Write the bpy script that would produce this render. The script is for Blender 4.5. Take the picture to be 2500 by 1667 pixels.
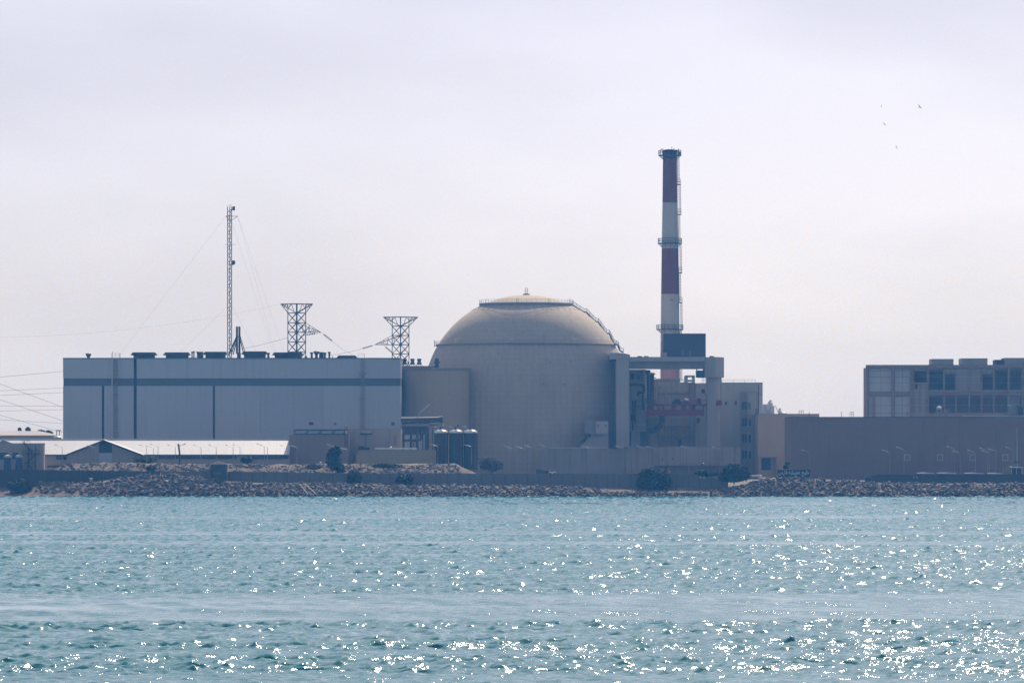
import bpy, bmesh, math, random
import numpy as np
from mathutils import Vector, Matrix
from mathutils import noise as mnoise

for _o in list(bpy.data.objects):
    bpy.data.objects.remove(_o)
SC = bpy.context.scene
COL = SC.collection
RD = math.radians
random.seed(7)
NR = np.random.RandomState(11)

# ------------------------------------------------------------------ camera
F = 12400.0      # focal length in photograph pixels (2500 px wide)
YH = 1098.3      # row of the sea horizon in the photograph
H = 14.0          # eye height over the water, metres
def PX(px, Y): return (px - 1250.0) * Y / F
def PZ(py, Y): return H + (YH - py) * Y / F
def PP(px, py, Y): return Vector((PX(px, Y), Y, PZ(py, Y)))

cam = bpy.data.cameras.new('camera'); cam_o = bpy.data.objects.new('camera', cam); COL.objects.link(cam_o)
cam.sensor_width = 36.0; cam.lens = 36.0 * F / 2500.0
cam.shift_y = (YH - 833.5) / 2500.0
cam.clip_start = 1.0; cam.clip_end = 20000.0
cam_o.location = (0, 0, H); cam_o.rotation_euler = (RD(90), 0, 0)
SC.camera = cam_o

# ------------------------------------------------------------------ sky, sun, exposure
VEIL0, VEIL1, VEIL_COL = 0.12, 0.34, (9.2, 8.7, 9.5)
SKY_WB = (0.985, 0.965, 0.99)          # the cool white balance of the photograph
SUN_EL, SUN_AZ = 42.0, 12.0           # behind the plant, a little to the right
w = bpy.data.worlds.new('World'); SC.world = w; w.use_nodes = True
nt = w.node_tree; nt.nodes.clear()
sky = nt.nodes.new('ShaderNodeTexSky'); sky.sky_type = 'NISHITA'; sky.sun_disc = False
sky.sun_elevation = RD(SUN_EL); sky.sun_rotation = RD(SUN_AZ)
sky.altitude = 0.0; sky.air_density = 0.35; sky.dust_density = 2.2; sky.ozone_density = 3.0
bg = nt.nodes.new('ShaderNodeBackground'); bg.inputs['Strength'].default_value = 0.097
wo = nt.nodes.new('ShaderNodeOutputWorld')
# a thin bright veil of high cloud over the clear sky, a little uneven
tc = nt.nodes.new('ShaderNodeTexCoord')
vm = nt.nodes.new('ShaderNodeMapping'); vm.inputs['Scale'].default_value = (2.2, 2.2, 7.0); nt.links.new(tc.outputs['Generated'], vm.inputs['Vector'])
vn = nt.nodes.new('ShaderNodeTexNoise'); vn.inputs['Scale'].default_value = 1.6; vn.inputs['Detail'].default_value = 4; nt.links.new(vm.outputs[0], vn.inputs['Vector'])
vr = nt.nodes.new('ShaderNodeMapRange'); vr.inputs['From Min'].default_value = 0.3; vr.inputs['From Max'].default_value = 0.7
vr.inputs['To Min'].default_value = VEIL0; vr.inputs['To Max'].default_value = VEIL1; nt.links.new(vn.outputs['Fac'], vr.inputs['Value'])
vx = nt.nodes.new('ShaderNodeMix'); vx.data_type = 'RGBA'; vx.inputs[7].default_value = (*VEIL_COL, 1)
nt.links.new(vr.outputs[0], vx.inputs[0]); wb = nt.nodes.new('ShaderNodeMix'); wb.data_type = 'RGBA'; wb.blend_type = 'MULTIPLY'; wb.inputs[0].default_value = 1.0
wb.inputs[7].default_value = (*SKY_WB, 1); nt.links.new(sky.outputs['Color'], wb.inputs[6]); nt.links.new(wb.outputs[2], vx.inputs[6]); vd = nt.nodes.new('ShaderNodeTexNoise'); vd.inputs['Scale'].default_value = 4.2; vd.inputs['Detail'].default_value = 5; vd.inputs['Roughness'].default_value = 0.45; nt.links.new(vm.outputs[0], vd.inputs['Vector'])
ve = nt.nodes.new('ShaderNodeMapRange'); ve.inputs['From Min'].default_value = 0.36; ve.inputs['From Max'].default_value = 0.62
ve.inputs['To Min'].default_value = 0.885; ve.inputs['To Max'].default_value = 1.02; nt.links.new(vd.outputs['Fac'], ve.inputs['Value'])
vs = nt.nodes.new('ShaderNodeVectorMath'); vs.operation = 'SCALE'; nt.links.new(vx.outputs[2], vs.inputs[0]); nt.links.new(ve.outputs[0], vs.inputs['Scale'])
nt.links.new(vs.outputs[0], bg.inputs['Color']); nt.links.new(bg.outputs[0], wo.inputs['Surface'])
sl = bpy.data.lights.new('sun', 'SUN'); sl.energy = 4.9; sl.angle = RD(0.55); sl.color = (1.0, 0.86, 0.70)
so = bpy.data.objects.new('sun', sl); COL.objects.link(so)
sd = Vector((math.sin(RD(SUN_AZ)) * math.cos(RD(SUN_EL)), math.cos(RD(SUN_AZ)) * math.cos(RD(SUN_EL)), math.sin(RD(SUN_EL))))
so.rotation_euler = sd.to_track_quat('Z', 'Y').to_euler(); so.location = (0, 1500, 400)
SC.view_settings.view_transform = 'Standard'; SC.view_settings.look = 'None'
SC.view_settings.gamma = 1.0; SC.view_settings.use_curve_mapping = False
SC.view_settings.exposure = 0.0
SC.render.engine = 'CYCLES'
SC.cycles.use_adaptive_sampling = False; SC.cycles.sampling_pattern = 'BLUE_NOISE'
SC.cycles.sample_clamp_direct = 60.0
SC.cycles.max_bounces = 6; SC.cycles.diffuse_bounces = 3; SC.cycles.glossy_bounces = 3
SC.cycles.transmission_bounces = 2; SC.cycles.volume_bounces = 1; SC.cycles.transparent_max_bounces = 8
SC.cycles.caustics_reflective = False; SC.cycles.caustics_refractive = False

# ------------------------------------------------------------------ helpers
def new_mat(name):
    m = bpy.data.materials.new(name); m.use_nodes = True
    return m, m.node_tree, m.node_tree.nodes['Principled BSDF']

def mix_rgb(nt, fac, a, b, mode='MIX'):
    n = nt.nodes.new('ShaderNodeMix'); n.data_type = 'RGBA'; n.blend_type = mode
    for s, v in ((n.inputs[0], fac), (n.inputs[6], a), (n.inputs[7], b)):
        if hasattr(v, 'links'): nt.links.new(v, s)
        elif isinstance(v, (int, float)): s.default_value = v
        else: s.default_value = (*v, 1.0) if len(v) == 3 else v
    return n.outputs[2]

def noise_node(nt, vec, scale, detail=3.0, rough=0.55):
    n = nt.nodes.new('ShaderNodeTexNoise'); n.inputs['Scale'].default_value = scale
    n.inputs['Detail'].default_value = detail; n.inputs['Roughness'].default_value = rough
    if vec is not None: nt.links.new(vec, n.inputs['Vector'])
    return n.outputs['Fac']

def ramp(nt, fac, p0, p1, v0=0.0, v1=1.0):
    n = nt.nodes.new('ShaderNodeMapRange'); n.inputs['From Min'].default_value = p0; n.inputs['From Max'].default_value = p1
    n.inputs['To Min'].default_value = v0; n.inputs['To Max'].default_value = v1
    nt.links.new(fac, n.inputs['Value']); return n.outputs['Result']

def mapping(nt, vec, scale):
    n = nt.nodes.new('ShaderNodeMapping'); n.inputs['Scale'].default_value = scale
    nt.links.new(vec, n.inputs['Vector']); return n.outputs['Vector']

def wpos(nt):
    return nt.nodes.new('ShaderNodeNewGeometry').outputs['Position']

def surface(name, col, var=0.18, streak=0.25, streak_col=None, rough=0.85, metal=0.0, spec=0.3, patch=0.05):
    """painted / concrete wall: broad blotches, fine grain and weather streaks running down"""
    m, nt, p = new_mat(name)
    pos = wpos(nt)
    a = noise_node(nt, mapping(nt, pos, (patch, patch, patch)), 1.0, 4)
    f = noise_node(nt, mapping(nt, pos, (0.8, 0.8, 0.8)), 1.0, 4, 0.7)
    dark = tuple(c * (1 - var) for c in col); light = tuple(min(1, c * (1 + var)) for c in col)
    c1 = mix_rgb(nt, ramp(nt, a, 0.3, 0.7), dark, light)
    c1 = mix_rgb(nt, 0.35, c1, mix_rgb(nt, ramp(nt, f, 0.3, 0.7), dark, light))
    if streak > 0:
        s = noise_node(nt, mapping(nt, pos, (0.9, 0.9, 0.035)), 1.0, 3, 0.6)
        sc = streak_col or tuple(c * 0.55 for c in col)
        c1 = mix_rgb(nt, ramp(nt, s, 0.52, 0.75, 0.0, streak), c1, sc)
    nt.links.new(c1, p.inputs['Base Color'])
    p.inputs['Roughness'].default_value = rough; p.inputs['Metallic'].default_value = metal
    p.inputs['Specular IOR Level'].default_value = spec
    return m

class MB:
    """collects simple solids and links them as one mesh object"""
    def __init__(s): s.v = []; s.f = []
    def box(s, x0, x1, y0, y1, z0, z1):
        b = len(s.v)
        s.v += [(x0, y0, z0), (x1, y0, z0), (x1, y1, z0), (x0, y1, z0), (x0, y0, z1), (x1, y0, z1), (x1, y1, z1), (x0, y1, z1)]
        s.f += [(b, b+3, b+2, b+1), (b+4, b+5, b+6, b+7), (b, b+1, b+5, b+4), (b+1, b+2, b+6, b+5), (b+2, b+3, b+7, b+6), (b+3, b, b+4, b+7)]
        return s
    def bar(s, p, q, r, n=4, r2=None):
        p = Vector(p); q = Vector(q); d = q - p
        if d.length < 1e-6: return s
        r2 = r if r2 is None else r2
        u = d.normalized(); a = u.cross(Vector((0, 0, 1)))
        if a.length < 1e-3: a = Vector((1, 0, 0))
        a.normalize(); c = u.cross(a); b = len(s.v)
        for P, R in ((p, r), (q, r2)):
            for i in range(n):
                t = 2 * math.pi * (i + 0.5) / n
                s.v.append(tuple(P + a * (R * math.cos(t)) + c * (R * math.sin(t))))
        s.f += [(b+i, b+(i+1) % n, b+n+(i+1) % n, b+n+i) for i in range(n)]
        s.f += [tuple(b+n-1-i for i in range(n)), tuple(b+n+i for i in range(n))]
        return s
    def tube(s, pts, r, n=6):
        for p, q in zip(pts[:-1], pts[1:]): s.bar(p, q, r, n)
        return s
    def lathe(s, cx, cy, prof, n=24, a0=0.0, a1=2*math.pi, cap=True):
        full = abs(a1 - a0 - 2*math.pi) < 1e-6
        m = n if full else n + 1; b = len(s.v)
        for r, z in prof:
            for i in range(m):
                t = a0 + (a1 - a0) * i / n
                s.v.append((cx + r * math.cos(t), cy + r * math.sin(t), z))
        for k in range(len(prof) - 1):
            for i in range(n):
                j = (i + 1) % m
                s.f.append((b+k*m+i, b+k*m+j, b+(k+1)*m+j, b+(k+1)*m+i))
        if cap and full:
            if prof[0][0] > 1e-4: s.f.append(tuple(b+m-1-i for i in range(m)))
            if prof[-1][0] > 1e-4: s.f.append(tuple(b+(len(prof)-1)*m+i for i in range(m)))
        return s
    def prism(s, poly, y0, y1):
        """polygon of (x, z) pushed from y0 to y1"""
        n = len(poly); b = len(s.v)
        s.v += [(x, y0, z) for x, z in poly] + [(x, y1, z) for x, z in poly]
        s.f += [tuple(b+i for i in range(n)), tuple(b+2*n-1-i for i in range(n))]
        s.f += [(b+(i+1) % n, b+i, b+n+i, b+n+(i+1) % n) for i in range(n)]
        return s
    def raw(s, V, Fc):
        b = len(s.v); s.v += [tuple(v) for v in V]; s.f += [tuple(b+i for i in f) for f in Fc]; return s
    def mesh(s, name, mat, off=(0, 0, 0), smooth=False):
        me = bpy.data.meshes.new(name)
        ox, oy, oz = off
        me.from_pydata([(x-ox, y-oy, z-oz) for x, y, z in s.v], [], s.f); me.update()
        bm = bmesh.new(); bm.from_mesh(me); bmesh.ops.recalc_face_normals(bm, faces=bm.faces); bm.to_mesh(me); bm.free()
        if smooth:
            me.shade_smooth()
            try: me.set_sharp_from_angle(angle=RD(35))
            except Exception: pass
        me.materials.append(mat); return me

OFF = {}
def tag(o, label=None, cat=None, group=None, kind=None):
    if label: o['label'] = label
    if cat: o['category'] = cat
    if group: o['group'] = group
    if kind: o['kind'] = kind
    return o
def thing(name, loc, label, cat, group=None, rz=0.0):
    o = bpy.data.objects.new(name, None); COL.objects.link(o); o.location = loc; o.rotation_euler = (0, 0, rz)
    o.empty_display_size = 0.5
    OFF[o.name] = Vector(loc); return tag(o, label, cat, group)
def part(name, mb, mat, root, label=None, smooth=False, kind=None):
    off = OFF[root.name]
    me = mb.mesh(name, mat, off, smooth)
    o = bpy.data.objects.new(name, me); COL.objects.link(o); o.parent = root; OFF[o.name] = off
    if label: o['label'] = label
    if kind: o['kind'] = kind
    return o
def solo(name, mb, mat, loc, label=None, cat=None, group=None, kind=None, smooth=False):
    me = mb.mesh(name, mat, loc, smooth)
    o = bpy.data.objects.new(name, me); COL.objects.link(o); o.location = loc; OFF[o.name] = Vector(loc)
    return tag(o, label, cat, group, kind)
def copy_tree(o, parent=None):
    c = o.copy(); COL.objects.link(c); c.parent = parent
    for ch in [k for k in KIDS.get(o.name, [])]: copy_tree(ch, c)
    return c
KIDS = {}
def index_kids(root):
    for ob in bpy.data.objects:
        if ob.parent: KIDS.setdefault(ob.parent.name, [])
    for ob in bpy.data.objects:
        if ob.parent and ob not in KIDS[ob.parent.name]: KIDS[ob.parent.name].append(ob)

# ------------------------------------------------------------------ haze
hm = bpy.data.materials.new('haze_air'); hm.use_nodes = True
hn = hm.node_tree; hn.nodes.clear()
hv = hn.nodes.new('ShaderNodeVolumePrincipled'); ho = hn.nodes.new('ShaderNodeOutputMaterial')
hv.inputs['Color'].default_value = (0.11, 0.41, 1.0, 1); hv.inputs['Absorption Color'].default_value = (1, 1, 1, 1)
hv.inputs['Density'].default_value = 0.000092; hv.inputs['Anisotropy'].default_value = 0.5
hn.links.new(hv.outputs[0], ho.inputs['Volume'])
HZ = MB().box(-3200, 3200, -1700, 6300, -2.6, 121.5)
solo('haze', HZ, hm, (0, 0, 0), kind='stuff')
# ------------------------------------------------------------------ sea
def sea_mat():
    m, nt, p = new_mat('sea_water')
    pos = wpos(nt)
    n1 = noise_node(nt, mapping(nt, pos, (2.6, 3.2, 1.6)), 1.0, 2.5, 0.6)
    n2 = noise_node(nt, mapping(nt, pos, (0.010, 0.022, 0.0)), 1.0, 2)
    # slicks: calmer water lies in long bands along the shore
    b = nt.nodes.new('ShaderNodeBump'); b.inputs['Distance'].default_value = 0.16
    nt.links.new(ramp(nt, n2, 0.40, 0.55, 0.07, 0.5), b.inputs['Strength'])
    nt.links.new(n1, b.inputs['Height']); nt.links.new(b.outputs[0], p.inputs['Normal'])
    p.inputs['Base Color'].default_value = (0.0, 0.175, 0.225, 1)
    p.inputs['Roughness'].default_value = 0.085; p.inputs['IOR'].default_value = 1.333
    return m

def make_sea():
    ys = [285.0]
    while ys[-1] < 1503.0: ys.append(ys[-1] + 0.26 * (ys[-1] / 300.0))
    ys = np.array(ys); n = 640
    core = 560; k = (n - core) // 2
    u = np.linspace(-1, 1, core)
    ext = 1 + np.cumsum((2.0 / core) * 1.135 ** np.arange(1, k + 1))
    u = np.concatenate([-ext[::-1], u, ext])
    hw = 10 + 0.109 * ys
    X = hw[:, None] * u[None, :]; Y = np.repeat(ys[:, None], n, 1)
    du = np.gradient(u); sp = hw[:, None] * du[None, :]
    sp = np.minimum(sp, hw[:, None] * (2.0 / core) * 1.6)
    rs = np.random.RandomState(5)
    # band field for calm slicks
    def fld(x, y, k, seed):
        r = np.random.RandomState(seed); t = np.zeros_like(x)
        for _ in range(7):
            a = r.uniform(-0.35, 0.35); q = k * r.uniform(0.5, 1.8)
            t += np.sin(q * (x * math.sin(a) * 0.55 + y * math.cos(a)) + r.uniform(0, 6.28))
        return t / 2.6
    slick = fld(X, Y, 2 * math.pi / 150.0, 3)
    calm = np.clip((slick - 0.55) / 0.5, 0, 1)
    gust = 0.85 + 0.3 * np.clip(fld(X, Y, 2 * math.pi / 28.0, 8), -1, 1)
    Z = np.zeros_like(X); DX = np.zeros_like(X); DY = np.zeros_like(X)
    N = 96; W = []
    for i in range(N):
        lam = 0.3 * (4.2 / 0.3) ** (i / (N - 1.0))
        att = np.clip((lam / sp - 1.7) / 1.8, 0, 1); att = att * att * (3 - 2 * att)
        W.append((lam, rs.normal(0, 0.8) + 0.25, (1.0 if lam < 3 else 0.75), att, rs.uniform(0, 6.283)))
    gain = np.sqrt(sum(x[2] ** 2 for x in W) / (sum((x[2] * x[3]) ** 2 for x in W) + 1.0)); gain = np.clip(gain, 1, 2.2)
    for lam, th, wt, att, p0 in W:
        k = 2 * math.pi / lam; kx, ky = k * math.sin(th), -k * math.cos(th)
        short = 1.0 if lam > 3.5 else (1.0 - 0.82 * calm)
        A = 0.375 * wt * math.sqrt(2.0 / N) / k * att * gain * gust * short
        ph = kx * X + ky * Y + p0
        c = np.cos(ph); s_ = np.sin(ph)
        Z += A * c; DX -= 0.9 * A * s_ * math.sin(th); DY += 0.9 * A * s_ * math.cos(th)
    fade = np.clip((ext[-1] - np.abs(u)) / (ext[-1] * 0.15), 0, 1)[None, :]
    Z = Z * fade + 0.22 * fade - 0.3 * (1 - fade)
    V = np.stack([X + DX, Y + DY, Z], -1).reshape(-1, 3)
    r, c = len(ys), n
    idx = np.arange(r * c).reshape(r, c)
    Q = np.stack([idx[:-1, :-1], idx[:-1, 1:], idx[1:, 1:], idx[1:, :-1]], -1).reshape(-1, 4)
    # calm sheet under and around it, out to the edges of the bay
    gx = np.linspace(-3000, 3000, 21); gy = np.linspace(-1500, 1503, 21)
    GX, GY = np.meshgrid(gx, gy); G = np.stack([GX, GY, np.full_like(GX, -0.25)], -1).reshape(-1, 3)
    gi = np.arange(441).reshape(21, 21) + len(V)
    Q2 = np.stack([gi[:-1, :-1], gi[:-1, 1:], gi[1:, 1:], gi[1:, :-1]], -1).reshape(-1, 4)
    V = np.vstack([V, G]); Q = np.vstack([Q, Q2])
    me = bpy.data.meshes.new('sea')
    me.vertices.add(len(V)); me.vertices.foreach_set('co', V.astype(np.float32).ravel())
    me.loops.add(Q.size); me.loops.foreach_set('vertex_index', Q.astype(np.int32).ravel())
    me.polygons.add(len(Q)); me.polygons.foreach_set('loop_start', np.arange(0, Q.size, 4, dtype=np.int32))
    me.polygons.foreach_set('loop_total', np.full(len(Q), 4, dtype=np.int32))
    me.update(calc_edges=True); me.shade_smooth()
    me.materials.append(sea_mat())
    o = bpy.data.objects.new('sea', me); COL.objects.link(o); o['kind'] = 'structure'
make_sea()
# ------------------------------------------------------------------ materials
M = {}
M['hall']   = surface('hall_cladding', (0.42, 0.47, 0.54), 0.11, 0.3, patch=0.02, rough=0.6)
M['hall2']  = surface('hall_cladding_faded', (0.395, 0.45, 0.525), 0.12, 0.3, patch=0.03, rough=0.6)
M['band']   = surface('hall_band', (0.12, 0.155, 0.20), 0.08, 0.1)
M['joint']  = surface('dark_joint', (0.045, 0.06, 0.085), 0.1, 0.0)
M['conc']   = surface('reactor_concrete', (0.455, 0.445, 0.43), 0.12, 0.28, patch=0.035)
M['concd']  = surface('grey_concrete', (0.34, 0.335, 0.33), 0.16, 0.35)
M['tan']    = surface('tan_concrete', (0.50, 0.42, 0.32), 0.10, 0.2)
M['pink']   = surface('pinkish_render', (0.39, 0.345, 0.325), 0.12, 0.6, streak_col=(0.10, 0.09, 0.09))
M['olive']  = surface('olive_render', (0.37, 0.32, 0.23), 0.12, 0.25)
M['brown']  = surface('brown_cladding', (0.265, 0.19, 0.16), 0.16, 0.35, rough=0.6)
M['brownw'] = surface('brown_render', (0.30, 0.24, 0.22), 0.12, 0.3)
M['shedw']  = surface('shed_wall', (0.44, 0.40, 0.37), 0.12, 0.35)
M['roofw']  = surface('white_roof_sheet', (0.53, 0.575, 0.64), 0.07, 0.05, rough=0.45)
M['roofg']  = surface('grey_roof_sheet', (0.42, 0.41, 0.41), 0.1, 0.1)
M['dark']   = surface('dark_opening', (0.035, 0.05, 0.07), 0.2, 0.0, rough=0.5)
M['glass']  = surface('window_glass', (0.03, 0.05, 0.07), 0.1, 0.0, rough=0.15, spec=0.5)
M['steel']  = surface('dark_steel', (0.055, 0.06, 0.07), 0.15, 0.0, rough=0.6)
M['vent']   = surface('roof_plant_grey', (0.07, 0.085, 0.105), 0.15, 0.1, rough=0.6)
M['galv']   = surface('galvanised_steel', (0.29, 0.30, 0.31), 0.1, 0.0, rough=0.5, metal=0.3)
M['white']  = surface('white_paint', (0.78, 0.78, 0.77), 0.05, 0.0, rough=0.4)
M['red']    = surface('red_primer', (0.25, 0.05, 0.07), 0.2, 0.2)
M['stackr'] = surface('chimney_red', (0.20, 0.065, 0.082), 0.16, 0.5)
M['stackw'] = surface('chimney_white', (0.50, 0.50, 0.50), 0.12, 0.55)
M['stackf'] = surface('chimney_faded_red', (0.40, 0.24, 0.25), 0.1, 0.25)
M['stackt'] = surface('chimney_rim', (0.06, 0.075, 0.09), 0.1, 0.1)
M['wallp']  = surface('precast_wall', (0.19, 0.18, 0.18), 0.15, 0.4)
M['walld']  = surface('dark_wall', (0.08, 0.085, 0.095), 0.15, 0.3)
M['navy']   = surface('navy_paint', (0.03, 0.045, 0.085), 0.1, 0.0, rough=0.5)
M['blue']   = surface('blue_tank_paint', (0.03, 0.09, 0.22), 0.1, 0.1, rough=0.5)
M['panelb'] = surface('dark_sheet_housing', (0.07, 0.085, 0.12), 0.06, 0.05)
M['sheet']  = surface('pale_sheeting', (0.50, 0.54, 0.58), 0.10, 0.15)
M['tankm']  = surface('tank_lagging', (0.06, 0.062, 0.07), 0.3, 0.5, rough=0.55)
M['yellow'] = surface('yellow_paint', (0.30, 0.24, 0.08), 0.1, 0.1)
M['green']  = surface('green_paint', (0.05, 0.085, 0.075), 0.1, 0.1)
M['bark']   = surface('bark', (0.10, 0.075, 0.055), 0.2, 0.0)
M['bird']   = surface('bird_plumage', (0.03, 0.03, 0.03), 0.1, 0.0)
def leaf_mat(name, col):
    m, nt, p = new_mat(name)
    pos = wpos(nt)
    a = noise_node(nt, mapping(nt, pos, (0.9, 0.9, 0.9)), 1.0, 3)
    nt.links.new(mix_rgb(nt, ramp(nt, a, 0.3, 0.7), tuple(c*0.6 for c in col), tuple(c*1.45 for c in col)), p.inputs['Base Color'])
    p.inputs['Roughness'].default_value = 0.7; p.inputs['Specular IOR Level'].default_value = 0.2
    return m
M['leaf']  = leaf_mat('dark_leaf', (0.018, 0.040, 0.022))
M['leaf2'] = leaf_mat('dusty_leaf', (0.075, 0.095, 0.055))
def rock_mat():
    m, nt, p = new_mat('shore_rock')
    pos = wpos(nt)
    a = noise_node(nt, mapping(nt, pos, (0.75, 0.75, 0.75)), 1.0, 2)
    f = noise_node(nt, mapping(nt, pos, (4, 4, 4)), 1.0, 3)
    c = mix_rgb(nt, ramp(nt, a, 0.3, 0.7), (0.085, 0.08, 0.08), (0.165, 0.145, 0.135))
    c = mix_rgb(nt, 0.3, c, mix_rgb(nt, ramp(nt, f, 0.3, 0.7), (0.08, 0.075, 0.07), (0.25, 0.225, 0.205)))
    sep = nt.nodes.new('ShaderNodeSeparateXYZ'); nt.links.new(pos, sep.inputs[0])
    wet = ramp(nt, sep.outputs['Z'], 1.0, 2.1, 0.92, 0.0)         # rocks in the splash zone are wet and weedy
    c = mix_rgb(nt, wet, c, (0.028, 0.03, 0.03))
    nt.links.new(c, p.inputs['Base Color']); p.inputs['Roughness'].default_value = 0.8
    return m
M['rock'] = rock_mat()
def soil_mat(name, c0, c1):
    m, nt, p = new_mat(name)
    pos = wpos(nt)
    a = noise_node(nt, mapping(nt, pos, (0.12, 0.12, 0.3)), 1.0, 5, 0.65)
    f = noise_node(nt, mapping(nt, pos, (1.6, 1.6, 1.6)), 1.0, 4, 0.7)
    c = mix_rgb(nt, ramp(nt, a, 0.35, 0.65), c0, c1)
    c = mix_rgb(nt, ramp(nt, f, 0.45, 0.7, 0, 0.55), c, tuple(v*0.45 for v in c0))
    nt.links.new(c, p.inputs['Base Color']); p.inputs['Roughness'].default_value = 0.95
    b = nt.nodes.new('ShaderNodeBump'); b.inputs['Distance'].default_value = 0.5; b.inputs['Strength'].default_value = 0.7
    nt.links.new(f, b.inputs['Height']); nt.links.new(b.outputs[0], p.inputs['Normal'])
    return m
M['soil'] = soil_mat('dry_soil', (0.15, 0.13, 0.115), (0.22, 0.185, 0.16))
M['rubble'] = soil_mat('rubble_bank', (0.12, 0.10, 0.09), (0.25, 0.205, 0.175))
M['sand'] = soil_mat('beach_sand', (0.115, 0.092, 0.088), (0.19, 0.15, 0.14))

# ------------------------------------------------------------------ shore and ground
TOPS = [(-400, 1198), (0, 1197), (70, 1192), (100, 1180), (200, 1178), (250, 1174), (300, 1163), (370, 1158), (430, 1156), (490, 1164),
        (545, 1173), (640, 1178), (800, 1179), (1000, 1184), (1300, 1185), (1430, 1189), (1500, 1192), (1600, 1195), (1750, 1196),
        (1800, 1187), (1850, 1172), (1880, 1165), (1960, 1166), (2010, 1168), (2070, 1172), (2120, 1177), (2240, 1179), (2500, 1179), (2900, 1180)]
def lerp_tab(t, x):
    if x <= t[0][0]: return t[0][1]
    for (a, va), (b, vb) in zip(t[:-1], t[1:]):
        if x <= b: return va + (vb - va) * (x - a) / (b - a)
    return t[-1][1]
YT = 1514.0
def topz(x):
    return PZ(lerp_tab(TOPS, x * F / YT + 1250), YT)
def slope_z(x, y):
    t = (y - 1500.5) / (YT - 1500.5)
    if t > 1: t = 1 + 0.0 * t
    tz = topz(x)
    return tz * t if t > 0 else t * 3.0
SLOPE = MB(); xs = np.arange(-190, 190.1, 1.5); yr = np.arange(1497.5, 1516.1, 1.3)
V = [(x, y, slope_z(x, y) - 0.35 + 0.25 * mnoise.noise((x * .4, y * .4, 0))) for y in yr for x in xs]
nx = len(xs)
Fq = [(j*nx+i, j*nx+i+1, (j+1)*nx+i+1, (j+1)*nx+i) for j in range(len(yr)-1) for i in range(nx-1)]
SLOPE.raw(V, Fq)
rock_slope = solo('rock_slope', SLOPE, M['sand'], (0, 1507, 0), kind='structure')

GR = MB(); gxs = [-3000, -1200, -500, -260] + list(np.arange(-190, 191, 5)) + [260, 500, 1200, 3000]
gys = [1505, 1513.0, 1517.5, 1521.5, 1527, 1560, 1700, 2000, 3000, 6000]
def gz(x, y):
    if y < 1510: return -1.5
    if y < 1515: return topz(x) - 0.8 if abs(x) < 200 else 2.5
    if y < 1519: return min(topz(x) - 0.1, 5.6) if abs(x) < 200 else 3
    if y < 1524: return 2.9
    if y < 1530: return 3.4
    return 4.6
gv = [(x, y, gz(x, y)) for y in gys for x in gxs]; n_ = len(gxs)
GR.raw(gv, [(j*n_+i, j*n_+i+1, (j+1)*n_+i+1, (j+1)*n_+i) for j in range(len(gys)-1) for i in range(n_-1)])
solo('ground', GR, M['soil'], (0, 1520, 0), kind='structure')

# rocks of the sea wall: three hundred as parts, the rest as one mass
def rock_shape(rs):
    n = 13
    P = rs.normal(size=(n, 3)); P /= np.linalg.norm(P, axis=1)[:, None]
    P *= rs.uniform(0.8, 1.1, (n, 1)); P *= np.array([1.0, rs.uniform(0.7, 1.0), rs.uniform(0.5, 0.75)])
    bm = bmesh.new()
    for p in P: bm.verts.new(p)
    bmesh.ops.convex_hull(bm, input=bm.verts)
    for v in [v for v in bm.verts if not v.link_faces]: bm.verts.remove(v)
    bm.verts.index_update()
    Vv = np.array([v.co[:] for v in bm.verts]); Ff = [tuple(v.index for v in f.verts) for f in bm.faces]; bm.free()
    return Vv, Ff
RS = np.random.RandomState(21)
shapes = [rock_shape(RS) for _ in range(14)]
rock_me = []
for Vv, Ff in shapes:
    me = bpy.data.meshes.new('rock'); me.from_pydata(Vv.tolist(), [], Ff); me.update(); me.materials.append(M['rock']); rock_me.append(me)
spots = []
for k in range(7000):
    x = RS.uniform(-176, 176); t = RS.uniform(0, 1.04); y = 1500.6 + t * (YT - 1500.6)
    px = x * F / y + 1250
    r = RS.uniform(0.24, 0.64) * (1.7 if RS.rand() < 0.08 else 1.0)
    if px < 95 and RS.rand() > 0.05: continue            # sandy beach at the left end
    if px < 215 and t < 0.38 and RS.rand() > 0.1: continue
    if 1430 < px < 1735 and t > 0.62 and RS.rand() > 0.08: continue   # bare bank
    spots.append((x, y, slope_z(x, y) + RS.uniform(-0.25, 0.2) * r, r, RS.randint(14), RS.uniform(0, 6.28), RS.uniform(-0.6, 0.6)))
spots.sort(key=lambda s: -s[3])
for i, (x, y, z, r, k, a, b) in enumerate(spots[:300]):
    o = bpy.data.objects.new('rock', rock_me[k]); COL.objects.link(o); o.parent = rock_slope
    o.location = (x, y - 1507, z); o.rotation_euler = (b, b * 0.5, a); o.scale = (r * 1.3, r, r * 1.15)
RM = MB()
for (x, y, z, r, k, a, b) in spots[300:]:
    Vv, Ff = shapes[k]
    ca, sa = math.cos(a), math.sin(a); cb, sb = math.cos(b), math.sin(b)
    W = Vv * np.array([r * 1.3, r, r * 1.1]); W = W @ np.array([[1, 0, 0], [0, cb, sb], [0, -sb, cb]]); W = W @ np.array([[ca, sa, 0], [-sa, ca, 0], [0, 0, 1]])
    RM.raw((W + np.array([x, y, z])).tolist(), Ff)
part('loose_rock', RM, M['rock'], rock_slope, kind='stuff')

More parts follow.
